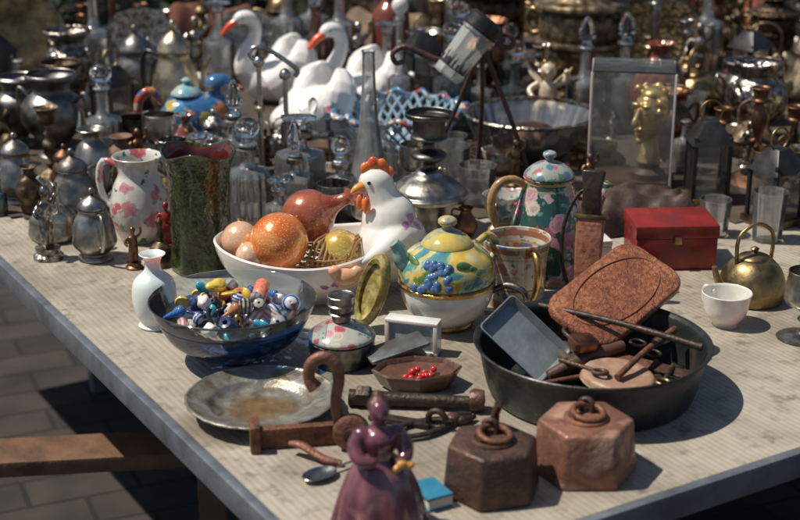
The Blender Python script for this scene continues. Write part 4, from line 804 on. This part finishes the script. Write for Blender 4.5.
# flask and decanters
tg=GL('tumbler_glass',(.97,.98,.98),extra=.06,dust_haze=.1,body=(.8,.82,.8),blend=.28)
cutg=GL('cut_crystal',(.95,.97,.97),.05,.12,.14,(.8,.82,.8),blend=.38)
e=thing('glass_flask','tall clear glass flask with long tapering conical neck','bottle',-.056,2.59,r=.035)
lathe('flask_body',shell([(.03,0),(.035,.006),(.036,.03),(.03,.07),(.02,.13),(.014,.19),(.0115,.25),(.0115,.272),(.014,.277)],.002),GL('flask_glass',(.97,.98,.98),extra=.06,dust_haze=.2,body=(.8,.82,.8),blend=.3),e)
for x,y,h,r,l,sk_,q in ((-.18,2.57,.145,.04,'square cut glass decanter with faceted stopper and silver collar',1,True),(-.262,2.45,.145,.037,'ribbed round cut glass cruet bottle with stopper',0,False),(-.30,2.6,.16,.034,'clear glass cruet bottle with silver collar',2,True),(-.205,2.38,.085,.024,'small ribbed clear glass cruet with stopper',1,False),(-.182,2.47,.12,.028,'square clear glass cruet bottle on the table',2,True),(-.35,2.5,.13,.03,'ribbed clear glass scent bottle with flat stopper',1,False),(-.105,2.5,.1,.028,'small cut glass salt bottle with pointed stopper',0,False)):
    bottle(x,y,h,r,cutg,l,rglass,'decanter',sq=q,collar=silver,neck=.3,facet=0 if q else 14,stopk=sk_)
e=thing('cruet_stand','silver cruet stand with tall posts and curled handle','stand',-.238,2.7,rz=.1,r=.05)
prism('base',rrect(.11,.06,.02),.008,silver_b,e)
for sx,h in ((-.024,.225),(.024,.2)):
    tube('post',[(sx,0,.008),(sx,0,h*.5),(sx,0,h)],[.0065,.005,.0045],silver_b,e,k=2); lathe('finial',[(0,0),(.009,.002),(.011,.01),(.007,.018),(0,.022)],silver_b,e,(sx,0,h),k=2)
    lathe('collar',[(.003,0),(.01,.002),(.01,.009),(.003,.012)],brass_l,e,(sx,0,h*.62))
tube('curled_handle',[(-.024,0,.232),(-.04,0,.248),(-.03,0,.262),(-.005,0,.256),(.02,0,.24),(.036,0,.228),(.048,0,.216),(.042,0,.205)],.0045,silver_b,e)
tumbler(-.092,2.72,.09,.047,'wide clear glass tumbler on the table',tg); tumbler(.092,2.66,.085,.04,'clear glass tumbler beside the silver candlestick',tg); tumbler(.14,2.56,.075,.035,'clear drinking glass on the table',tg); tumbler(-.005,2.68,.07,.03,'small clear ribbed drinking glass',tg,ribs(16,.02))
def lattice(x,y):
    e=thing('lattice_bowl','blue openwork basket bowl with red and yellow rim','bowl',x,y,r=.12)
    def f(bm):
        N=34
        for s in (1,-1):
            for i in range(N):
                a0=2*math.pi*i/N; P=[]
                for j in range(6):
                    t=j/5; a=a0+s*t*.55; r=.06+.075*t**.8; P.append((r*math.cos(a),r*math.sin(a),.012+.078*t**1.2))
                tube_bm(bm,P,.0035,5,2)
    pb=M('pale_blue_glaze',(.2,.36,.48),(.34,.46,.52),(.12,.25,.4),sc=40,rough=.25,coat=.5,bump=.1)
    multi('lattice_wall',[f],pb,e)
    lathe('base',[(0,0),(.055,0),(.064,.008),(.062,.016),(0,.014)],pb,e,k=2)
    rimm=FL('rim_glaze',(.08,.2,.38),[(.5,.1,.05),(.3,.4,.5),(.6,.56,.5),(.4,.08,.06),(.1,.25,.4)],sc=55,thr=.5)
    bm=bmesh.new(); N=160; V=[]
    for i in range(N):
        a=2*math.pi*i/N; q=.137+.006*math.sin(16*a); z=.092+.006*math.cos(16*a)
        V.append([bm.verts.new(((q+.009*math.cos(b))*math.cos(a),(q+.009*math.cos(b))*math.sin(a),z+.006*math.sin(b))) for b in [k*math.pi/4 for k in range(8)]])
    for i in range(N):
        for j in range(8): bm.faces.new((V[i][j],V[(i+1)%N][j],V[(i+1)%N][(j+1)%8],V[i][(j+1)%8]))
    me=bpy.data.meshes.new('rim'); bm.to_mesh(me); bm.free(); mkobj('rim',me,rimm,e,ang=80)
lattice(-.005,2.93)
# swans
swm=M('swan_white',(.84,.83,.8),(.8,.79,.76),(.76,.74,.7),sc=20,rough=.25,bump=.12,coat=.3,sss=.1,dirt_crease=.1,dirt_crease_col=(.5,.46,.4))
swb=M('swan_beak',(.75,.1,.025),(.7,.07,.02),rough=.3,coat=.4,bump=.05)
def wingels(big):
    el=[]
    for sd in (1,-1):
        for i in range(7):
            a=.2+i*.17; L=.115-.006*i; x0=-.025+.008*i
            el.append(('t',[(x0,sd*(.04+.002*i),.045),(x0+L*.5*math.cos(a),sd*(.055+.003*i),.05+L*.6*math.sin(a)+.014),(x0+L*math.cos(a),sd*(.05-.002*i),.06+L*1.2*math.sin(a))],[.026*big,.021*big,.006],1.3))
    return el
def swan(x,y,s,rz,lab):
    e=thing('swan_figurine',lab,'figurine',x,y,0,rz,.09*s,group='white porcelain swans',s=s)
    el=[('e',(.02,0,.05),(.092,.06,.052)),('e',(-.04,0,.052),(.04,.04,.044)),('t',[(.08,0,.05),(.115,0,.075),(.13,0,.095)],[.03,.018,.004],.6),
        ('t',[(-.045,0,.055),(-.075,0,.085),(-.07,0,.12),(-.052,0,.15),(-.047,0,.178),(-.06,0,.2),(-.08,0,.202),(-.094,0,.193)],[.032,.025,.019,.0155,.0145,.016,.0155,.009])]
    b=blob('swan_body',el+wingels(1.1),swm,e,vox=.0028,sm=2)
    tube('beak',[(-.09,0,.195),(-.108,0,.184),(-.126,0,.165)],[.011,.0095,.0045],swb,b,flat=.8)
    def k(bm): ell_bm(bm,(-.093,0,.202),(.005,.004,.004)); ell_bm(bm,(-.08,.0145,.203),(.0025,.002,.0025)); ell_bm(bm,(-.08,-.0145,.203),(.0025,.002,.0025))
    multi('eyes_and_knob',[k],black,b)
swan(-.285,3.36,1.0,.3,'white porcelain swan figurine with red beak and raised wings')
swan(-.085,3.2,1.02,.5,'white porcelain swan figurine with orange beak and spread wings')
e=thing('porcelain_dish','white porcelain dish shaped like folded feathered wings','dish',-.19,3.04,0,.5,.08,s=1.0)
blob('wing_dish',[('e',(.0,0,.045),(.09,.06,.042)),('e',(.03,0,.07),(.06,.05,.04))]+wingels(1.25),swm,e,vox=.003,sm=2)
PL+= [(-.42,3.36,.09),(-.32,3.2,.09),(-.3,3.05,.06),(-.2,3.3,.1)]
pot(-.485,3.13,.235,.054,brass_l,'tall pale brass coffee pot with dark handle',rz=math.pi-.4,handm=black)
def duck(x,y):
    m=FL('duck_majolica',(.04,.16,.36),[(.6,.2,.05),(.5,.42,.1),(.5,.5,.45),(.05,.26,.45)],leaf=(.02,.08,.25),sc=34,thr=.42)
    hm=FL('painted_handle',(.55,.1,.04),[(.04,.15,.4),(.6,.3,.08),(.55,.5,.4)],leaf=(.03,.1,.3),sc=60,thr=.42)
    e=thing('duck_jug','blue and orange majolica jug shaped like a duck','jug',x,y,0,.2,.08,s=1.2)
    b=blob('jug_body',[('e',(0,0,.05),(.065,.048,.048)),('t',[(.04,0,.06),(.06,0,.09),(.055,0,.105),(.045,0,.11)],[.03,.02,.018,.02]),('e',(.042,0,.11),(.022,.02,.018)),('e',(0,0,.008),(.035,.03,.01))],m,e,vox=.003,sm=4)
    tube('beak',[(.056,0,.108),(.075,0,.104),(.086,0,.101)],[.009,.007,.003],beakm,b,flat=.5)
    tube('handle',[(-.045,0,.075),(-.07,0,.102),(-.09,0,.088),(-.092,0,.055),(-.075,0,.03),(-.055,0,.035)],[.006,.008,.008,.0075,.006,.005],hm,e)
    lathe('lid',[(.026,0),(.027,.003),(.015,.014),(.005,.018),(.009,.025),(0,.03)],M('turq_lid',(.1,.4,.5),(.5,.5,.4),rough=.2,coat=.5),e,(-.01,0,.094),k=2)
duck(-.425,2.96)
pot(-.365,2.8,.12,.034,silver_e,'small lidded silver sugar pot with handle',rz=.5,name='sugar_pot')
e=thing('open_book','blue covered book lying flat on the table','book',-.555,2.93,rz=.3,r=.06); box('cover',(.1,.07,.004),M('blue_cloth',(.04,.2,.45),(.05,.25,.5),rough=.6),e,(0,0,.024),bev=.001); box('pages',(.096,.066,.018),paper,e,(0,0,.0125),bev=0)
jugm=FL('white_jug_floral',(.7,.68,.62),[(.5,.12,.15),(.55,.25,.3),(.1,.28,.32)],sc=26,thr=.36,leafthr=.2)
e=thing('floral_jug','white porcelain jug painted with pink flowers and green leaves','jug',-.438,2.37,rz=2.8,r=.05)
lathe('body',shell([(.032,0),(.036,.004),(.047,.03),(.05,.06),(.042,.095),(.033,.115),(.036,.135),(.042,.145)],.0025),jugm,e,k=1)
tube('handle',[(.034,0,.125),(.065,0,.13),(.075,0,.095),(.065,0,.06),(.047,0,.05)],[.005,.006,.006,.005,.005],jugm,e)
bell(-.385,2.24,.08,bronze,'small dark bronze hand bell beside the vase'); goblet(-.41,2.57,.12,silver_e,'tarnished engraved silver goblet on the table'); teacup(-.375,2.4,mugm,'floral cream porcelain teacup beside the jug',1)
statuette(-.425,2.22,.075,copper,'tiny copper statuette beside the green vase',.3)
statuette(-.385,2.31,.09,redbox_m,'small red statuette beside the green vase',-.2)
vase(-.40,2.68,.14,.03,FL('cloisonne',(.2,.04,.03),[(.5,.4,.1),(.1,.3,.4),(.5,.2,.2)],sc=55,thr=.4),'slim red cloisonne vase with flowers')
goblet(-.47,2.8,.11,silver,'tarnished silver goblet in the crowd')
# ------------------------------------------------------------------ tripod stand + shaker
e=thing('iron_stand','three legged wrought iron stand with curled arms','stand',.152,2.7,rz=0,r=.02)
for a,b in (((.0,0,.265),(.098,-.015,0.004)),((.0,0,.265),(.0,.085,.004)),((.0,0,.265),(-.1,.075,.004))):
    m=tuple((u+v)/2+(.004 if k==0 else 0) for k,(u,v) in enumerate(zip(a,b))); tube('leg',[a,m,b],[.005,.0045,.005],rust_d,e)
tube('arm',[(0,0,.262),(-.04,-.0,.235),(-.09,.0,.24),(-.14,.0,.262),(-.165,0,.25),(-.16,0,.232),(-.145,0,.235)],[.006,.006,.006,.006,.005,.005,.005],rust_d,e)
tube('arm',[(0,0,.262),(.03,.0,.285),(.055,0,.28),(.055,0,.262),(.04,0,.262)],.005,rust_d,e)
lathe('hub',[(0,-.012),(.01,-.01),(.013,0),(.01,.01),(0,.012)],iron,e,(0,0,.265),k=2)
def skyl():
    m,n,l,b=nt('printed_frosted_glass'); tc=n.new('ShaderNodeTexCoord'); sx=n.new('ShaderNodeSeparateXYZ'); l.new(tc.outputs['Object'],sx.inputs[0])
    at=n.new('ShaderNodeMath'); at.operation='ARCTAN2'; l.new(sx.outputs[1],at.inputs[0]); l.new(sx.outputs[0],at.inputs[1])
    def cols(freq,h0,hr):
        sc=n.new('ShaderNodeMath'); sc.operation='MULTIPLY'; sc.inputs[1].default_value=freq; l.new(at.outputs[0],sc.inputs[0]); fl=n.new('ShaderNodeMath'); fl.operation='FLOOR'; l.new(sc.outputs[0],fl.inputs[0])
        wn=n.new('ShaderNodeTexWhiteNoise'); wn.noise_dimensions='1D'; l.new(fl.outputs[0],wn.inputs['W'])
        mh=n.new('ShaderNodeMath'); mh.operation='MULTIPLY_ADD'; mh.inputs[1].default_value=hr; mh.inputs[2].default_value=h0; l.new(wn.outputs['Value'],mh.inputs[0])
        lt=n.new('ShaderNodeMath'); lt.operation='LESS_THAN'; l.new(sx.outputs[2],lt.inputs[0]); l.new(mh.outputs[0],lt.inputs[1]); return lt.outputs[0]
    a=cols(7,.02,.035); a2=cols(19,.028,.03)
    mxx=n.new('ShaderNodeMath'); mxx.operation='MULTIPLY'; l.new(a,mxx.inputs[0]); l.new(a2,mxx.inputs[1])
    gt=n.new('ShaderNodeMath'); gt.operation='GREATER_THAN'; gt.inputs[1].default_value=.018; l.new(sx.outputs[2],gt.inputs[0])
    mu=n.new('ShaderNodeMath'); mu.operation='MULTIPLY'; l.new(mxx.outputs[0],mu.inputs[0]); l.new(gt.outputs[0],mu.inputs[1])
    c=mixc(n,l,mu.outputs[0],(.66,.68,.65),(.03,.03,.03)); l.new(c,b.inputs['Base Color']); b.inputs['Roughness'].default_value=.28
    tr=n.new('ShaderNodeBsdfTransparent'); tr.inputs[0].default_value=(.9,.92,.9,1); ms=n.new('ShaderNodeMixShader')
    mf=n.new('ShaderNodeMath'); mf.operation='MULTIPLY_ADD'; mf.inputs[1].default_value=.45; mf.inputs[2].default_value=.45; l.new(mu.outputs[0],mf.inputs[0]); l.new(mf.outputs[0],ms.inputs[0]); l.new(tr.outputs[0],ms.inputs[1]); l.new(b.outputs[0],ms.inputs[2]); l.new(ms.outputs[0],n['Material Output'].inputs[0]); return m
e=bpy.data.objects.new('glass_shaker',None); COL.objects.link(e)
lathe('shaker_jar',[(0,0),(.026,0),(.029,.004),(.031,.05),(.033,.095),(.031,.1),(0,.1)],skyl(),e,segs=8,k=1,ang=20)
lathe('cap',[(.033,0),(.036,.003),(.036,.024),(.03,.03),(0,.03)],black,e,(0,0,.1005),segs=36)
lathe('cap_band',[(.033,0),(.0365,.001),(.0365,.006),(.033,.007)],silver_b,e,(0,0,.094),segs=36)
d=Vector((.6,.1,.8)).normalized(); e.rotation_euler=d.to_track_quat('Z','Y').to_euler(); e.location=(.085,2.665,T+.215); tag(e,'frosted glass shaker with dark printed pattern and black cap','shaker')
# crystal bowl
cb=lambda th,r,z:((r*(1+.02*abs(math.sin(14*th))))*math.cos(th),(r*(1+.02*abs(math.sin(14*th))))*math.sin(th),z)
e=thing('crystal_bowl','wide cut crystal bowl with silver rim','bowl',.262,2.87,r=.1)
lathe('bowl_body',shell([(.05,0),(.055,.006),(.07,.014),(.105,.04),(.122,.07),(.131,.092)],.004),cutg,e,fn=cb,segs=112)
lathe('silver_rim',[(.127,.092),(.134,.0925),(.136,.096),(.133,.099),(.127,.098),(.127,.092)],silver_e,e,segs=64)
o=lathe('fruit_mould',[(0,0),(.04,0),(.06,.02),(.06,.04),(.04,.055),(.02,.06),(0,.06)],copper,None,(.262,2.87,T+.012),fn=ribs(10,.06),k=3,segs=60); tag(o,'ribbed copper mould lying inside the crystal bowl','mould')
# samovar
def samovar(x,y,lab,s=1,mat=None):
    mat=mat or bronze
    e=thing('samovar',lab,'samovar',x,y,0,-.6,.1*s,s=s); rf=ribs(24,.01)
    prism('base',rrect(.13,.13,.02),.018,mat,e); lathe('pedestal',[(0,.018),(.055,.018),(.058,.026),(.035,.036),(.028,.05),(.045,.062),(0,.064)],mat,e,k=2,fn=rf,segs=96)
    lathe('body',[(0,.06),(.04,.064),(.05,.08),(.05,.088),(.07,.092),(.085,.115),(.088,.145),(.085,.15),(.096,.153),(.097,.163),(.085,.167),(.088,.18),(.086,.212),(.078,.222),(.08,.226),(.1,.23),(.102,.238),(.096,.244),(.075,.25),(.06,.262),(0,.264)],mat,e,k=2,fn=rf,segs=96)
    lathe('crown',[(.05,.256),(.048,.27),(.036,.283),(.056,.29),(.058,.297),(.036,.305),(.03,.335),(.05,.345),(.05,.352),(0,.355)],mat,e,k=2)
    for sd in (1,-1): tube('handle',[(sd*.088,0,.21),(sd*.12,0,.215),(sd*.13,0,.19),(sd*.115,0,.165),(sd*.09,0,.17)],.006,brass,e)
    tube('tap',[(0,-.085,.11),(0,-.115,.108),(0,-.135,.1),(0,-.138,.085)],[.009,.008,.008,.006],brass,e)
samovar(.4,3.25,'large ornate tiered samovar of dull embossed bronze',1.05,urnm); PL+=[(.25,3.25,.08)]
cream=M('gilded_cream',(.6,.48,.32),(.7,.6,.45),(.35,.22,.1),sc=40,rough=.35,coat=.3,bump=.2,dirt_crease=.6,dirt_crease_col=(.15,.08,.03))
e=thing('cherub_figurine','cream and gilt seated cherub figurine','figurine',.312,3.05,rz=-.2,r=.04,s=1.12)
lathe('plinth',[(0,0),(.036,0),(.036,.008),(.028,.014),(.026,.04),(.032,.046),(0,.048)],bronze,e,k=2)
b=blob('cherub_body',[('e',(0,0,.085),(.018,.014,.025)),('e',(0,-.003,.068),(.02,.017,.014)),('e',(0,-.004,.128),(.0155,.0155,.017)),('e',(0,-.02,.126),(.003,.004,.003)),('t',[(0,0,.1),(0,0,.117)],[.008,.008]),
 ('t',[(-.01,-.005,.064),(-.016,-.03,.062),(-.014,-.034,.038)],[.011,.009,.006]),('t',[(.01,-.005,.064),(.014,-.03,.066),(.02,-.036,.042)],[.011,.009,.006]),
 ('t',[(-.017,0,.102),(-.034,-.006,.09),(-.026,-.022,.08)],[.007,.006,.0045]),('t',[(.017,0,.102),(.036,-.004,.112),(.034,-.014,.132)],[.007,.006,.0045])],cream,e,vox=.0018,sm=2)
blob('hair',[('e',(R.uniform(-.012,.012),R.uniform(-.006,.01),.14+R.uniform(-.004,.005)),(.006,.006,.005)) for i in range(14)],gold,b,vox=.0018,sm=1)
for s in (1,-1): tube('wing',[(s*.008,.013,.095),(s*.03,.02,.115),(s*.042,.022,.13)],[.01,.012,.003],cream,b,flat=.3)
# acrylic display case with gilt head
e=thing('display_case','clear acrylic display case covering a gilt head','case',.435,2.7,rz=-.15,r=.09)
W,D,H=.15,.12,.21
cg=GL('case_acrylic',(.95,.97,.96),extra=.03,dust_haze=.07,blend=.1)
box('base',(W+.01,D+.01,.012),wood_d,e,(0,0,.0085))
box('front_pane',(W,.003,H),cg,e,(0,-D/2,.015+H/2),bev=0); box('back_pane',(W,.003,H),cg,e,(0,D/2,.015+H/2),bev=0)
box('side_pane',(.003,D-.004,H),cg,e,(-W/2+.0015,0,.015+H/2),bev=0); box('side_pane',(.003,D-.004,H),cg,e,(W/2-.0015,0,.015+H/2),bev=0)
box('top_pane',(W,D+.003,.003),cg,e,(0,0,.017+H),bev=0)
for sx in (-1,1):
    for sy in (-1,1): box('corner_strip',(.004,.004,H),pale_ac,e,(sx*(W/2+.001),sy*(D/2+.001),.0155+H/2),bev=.001)
e=thing('gilt_head','golden sculpted human head with curly hair','sculpture',.47,2.69,z=.0155,rz=-.85,r=.01,s=1.3)
e.scale=(1.15,1.15,1.38)
lathe('plinth',[(0,0),(.028,0),(.028,.008),(.018,.014),(.018,.022),(0,.024)],wood_d,e,k=1)
gold2=M('bright_gilt',(.82,.58,.28),(.68,.45,.18),(.42,.25,.1),sc=35,rough=.38,metal=.6,bump=.2,dirt_crease=.55,dirt_crease_col=(.12,.06,.02))
b=blob('head',[('t',[(0,0,.02),(0,.002,.05),(0,.0,.07)],[.02,.013,.014]),('e',(0,0,.088),(.025,.03,.034)),('e',(0,-.014,.068),(.014,.015,.014)),('t',[(0,-.03,.099),(0,-.037,.088),(0,-.041,.08),(0,-.033,.077)],[.0035,.0045,.0055,.003]),
 ('e',(-.01,-.027,.104),(.009,.006,.003)),('e',(.01,-.027,.104),(.009,.006,.003)),('e',(-.01,-.0245,.094),(.005,.004,.0035)),('e',(.01,-.0245,.094),(.005,.004,.0035)),('e',(0,-.032,.07),(.008,.004,.0022)),('e',(0,-.031,.0645),(.007,.004,.0022)),('e',(0,-.027,.055),(.007,.006,.005)),
 ('e',(-.025,.002,.088),(.004,.007,.009)),('e',(.025,.002,.088),(.004,.007,.009))],gold2,e,vox=.0013,sm=1)
rr=random.Random(9)
blob('hair',[('e',(math.cos(a)*.023,abs(math.sin(a))*.027*1 -.008,.112+z),(.007,.007,.006)) for a,z in [(rr.uniform(0,6.28),rr.uniform(-.022,.012)) for i in range(44)]]+[('e',(0,.004,.114),(.021,.023,.012))],gold2,b,vox=.0016,sm=1)
def candelabrum(x,y,lab,h=.25,mat=silver,rz=0):
    e=thing('candelabrum',lab,'candelabrum',x,y,0,rz,.06)
    lathe('stem',jit([(0,0),(.05,0),(.052,.006),(.035,.014),(.012,.03),(.015,.06),(.008,.08),(.014,.12),(.008,.15),(.01,h),(0,h)],.12),mat,e,k=3)
    for sx in (-1,1):
        tube('arm',[(0,0,h*.55),(sx*.03,0,h*.48),(sx*.06,0,h*.55),(sx*.07,0,h*.75)],[.005,.0045,.004,.004],mat,e); lathe('candle_cup',shell([(.006,0),(.02,.005),(.014,.01),(.016,.028),(.019,.03)],.0015),mat,e,(sx*.07,0,h*.75))
    lathe('candle_cup',shell([(.006,0),(.02,.005),(.014,.01),(.016,.028),(.019,.03)],.0015),mat,e,(0,0,h))
candelabrum(.56,3.22,'three armed tarnished silver candelabrum')
lantern(.05,3.3,.21,'black metal lantern with brass base and glass panes',.3)
bottle(-.0,3.12,.24,.03,tg,'tall clear glass bottle with white stopper',white,neck=.5)
dish(-.62,3.5,.1,silver_e,'round engraved silver tray propped upright at the back',.2); dish(-.38,3.6,.09,silver_b,'round bright silver tray propped upright at the back',-.15)
dish(.62,3.5,.11,brass_e,'large round brass tray propped upright at the back',-.2)
cloth(-.5,3.85,.3,.2,.16,M('rust_red_wool',(.12,.04,.028),(.17,.055,.04),(.08,.03,.02),sc=20,rough=.9,bump=.6,bsc=200),'folded rust red wool blanket piled at the back of the table',.3,4,'folded_blanket','blanket')
cloth(-.05,3.8,.3,.2,.14,M('tan_wool',(.18,.12,.075),(.22,.155,.1),(.13,.09,.06),sc=20,rough=.9,bump=.6,bsc=200),'folded tan wool blanket piled at the back of the table',-.2,5,'folded_blanket','blanket')
statuette(.17,3.2,.17,bronze,'dark bronze statuette of a standing figure',.2); statuette(-.5,2.72,.11,copper,'small copper statuette of a standing figure',.5)
# ------------------------------------------------------------------ fillers (crowded stall)
def ok(x,y,r):
    d=Vector((x,y,0))-C; a=d.dot(A); b=d.dot(B)
    if not(.07<a<2.53 and .07<b<2.43): return False
    return all((x-u)**2+(y-v)**2>(r+q)**2 for u,v,q in PL)
terra=M('terracotta',(.2,.1,.065),(.15,.07,.045),rough=.6,bump=.4); green_c=M('green_celadon',(.06,.1,.075),(.04,.07,.05),rough=.2,coat=.6)
amber=GL('amber_glass',(.7,.4,.12),extra=.05); tealg=GL('teal_glass',(.4,.6,.6),extra=.05)
redp=M('oxblood_glaze',(.14,.03,.02),(.2,.05,.03),rough=.25,coat=.5)
mets=[(silver,'tarnished silver'),(silver_e,'engraved silver'),(silver_b,'bright silver'),(brass,'aged brass'),(brass_e,'engraved brass'),(urnm,'embossed bronze'),(bronze,'dark bronze'),(brass_l,'pale brass'),(copper,'old copper'),(pewter,'dull pewter')]
def filler(x,y,hm,kinds):
    m,nm=R.choice(mets); k=R.choice(kinds); h=hm*R.uniform(.65,1.08)
    f=ribs(R.choice([6,8,12,16,20]),R.uniform(.015,.05),R.choice([0,0,40,-60])) if R.random()<.5 else None
    if k=='cs': candlestick(x,y,h,m,nm+' candlestick standing in the crowded stall',fn=f)
    elif k=='go': goblet(x,y,min(h,.16),m,nm+' goblet standing among the bric a brac',fn=f)
    elif k=='po': pot(x,y,h,min(h*.3,.055),m,nm+' coffee pot with curved handle and spout',rz=R.uniform(0,6),fn=f)
    elif k=='ur': urn(x,y,min(h,.2)*.85,m,nm+' urn with two handles among antiques',R.uniform(-.8,.8),f)
    elif k=='kt': kettle(x,y,min(h,.19)*.8,m,nm+' kettle with arched handle among antiques',R.uniform(-1,1),f)
    elif k=='va':
        mm,n2=R.choice([(terra,'terracotta'),(green_c,'dark green glazed'),(white,'white porcelain'),(jugm,'pink floral'),(redp,'oxblood glazed'),(m,nm),(m,nm),(m,nm)]); vase(x,y,h,min(h*.32,.055),mm,n2+' vase standing in the crowded stall',fn=f)
    elif k=='bo':
        mm,n2=R.choice([(tg,'clear glass'),(amber,'amber glass'),(tealg,'teal glass'),(cutg,'cut glass'),(cutg,'cut glass')]); bottle(x,y,h,min(h*.22,.04),mm,n2+' bottle standing among antiques',rglass if R.random()<.6 else None,stopk=R.choice([0,1,2]),facet=R.choice([0,12]))
    elif k=='be': bell(x,y,min(h,.12),m,nm+' hand bell with turned handle')
    elif k=='tc': teacup(x,y,R.choice([mugm,white,jugm,tpm]),'porcelain teacup standing among antiques',R.uniform(0,6))
    elif k=='bw': bowl(x,y,.045,.045,R.choice([white,m,m,jugm]),'small round bowl standing among antiques')
    elif k=='bx': lidded_box(x,y,(.08,.06,min(h,.05)),R.choice([wood_d,leather_d,silver_e,brass_e]),'small lidded keepsake box with brass clasp',R.uniform(-.5,.5),name='keepsake_box')
    elif k=='tm': tumbler(x,y,R.uniform(.06,.09),R.uniform(.024,.033),'clear drinking glass standing among antiques',tg,f)
    elif k=='ln': lantern(x,y,h,'black and brass lantern in the crowded stall',R.uniform(0,1))
    elif k=='cd': candelabrum(x,y,nm+' three armed candelabrum among antiques',h,m,R.uniform(-.5,.5))
    elif k=='di': dish(x,y,h*.42,m,nm+' round tray propped upright among antiques',R.uniform(-.4,.4))
    elif k=='st': statuette(x,y,min(h,.18),m,nm+' statuette of a standing figure',R.uniform(-1,1))
    elif k=='sm': samovar(x,y,'ornate embossed bronze samovar at the back of the stall',h/.36,R.choice([bronze,urnm]))
def fill(n,x0,x1,y0,y1,hm,r,kinds):
    c=0; t=0
    while c<n and t<n*80:
        t+=1; x=R.uniform(x0,x1); y=R.uniform(y0,y1)
        if ok(x,y,r): filler(x,y,hm,kinds); c+=1
small=['go','be','tc','bw','bo','tm','bx','st','bo','tm','kt']
big=['po','va','bo','ln','ur','kt','di','cd','ur','po','di','cs','st']
fill(3,-.2,.95,3.6,4.0,.34,.12,['sm'])
fill(44,-1.15,1.25,3.46,4.2,.26,.068,big)
fill(22,-1.1,1.2,3.46,4.2,.24,.045,['cs','bo','st','cs'])
fill(20,-1.05,-.47,2.72,3.46,.2,.06,['po','bo','ur','kt','bo','di','cs','ln'])
fill(10,-.85,-.42,2.22,2.75,.13,.045,['va','po','ur','st','kt'])
fill(28,.5,1.15,2.38,3.46,.2,.058,['po','va','ur','kt','bo','di','cd','ln'])
fill(14,-.5,.6,3.05,3.5,.19,.038,['bo','st','cs'])
fill(85,-.95,1.1,2.34,3.45,.095,.027,small)
# ------------------------------------------------------------------ camera, light
cam=bpy.data.cameras.new('camera'); co=bpy.data.objects.new('camera',cam); COL.objects.link(co)
co.location=(0,0,T+.8); co.rotation_euler=(math.radians(90-19.5),0,0)
cam.sensor_width=36; cam.lens=1474/800*36; cam.clip_end=1000; cam.dof.use_dof=True; cam.dof.focus_distance=2.12; cam.dof.aperture_fstop=4.8
scene.camera=co
sv=Vector((-.5,.0,.84)).normalized()
sun=bpy.data.lights.new('sun','SUN'); sun.energy=5; sun.angle=math.radians(.5); sun.color=(1,.92,.8)
so=bpy.data.objects.new('sun',sun); COL.objects.link(so); so.rotation_euler=sv.to_track_quat('Z','Y').to_euler(); so.location=(-3,1,6)
wd=bpy.data.worlds.new('World'); scene.world=wd; wd.use_nodes=True; n=wd.node_tree.nodes; l=wd.node_tree.links
sk=n.new('ShaderNodeTexSky'); sk.sky_type='NISHITA'; sk.sun_disc=False; sk.sun_elevation=math.asin(sv.z); sk.sun_rotation=math.atan2(sv.x,sv.y)
bg=n['Background']; bg.inputs[1].default_value=.068; l.new(sk.outputs[0],bg.inputs[0])
scene.view_settings.view_transform='Standard'; scene.view_settings.look='None'; scene.view_settings.exposure=0
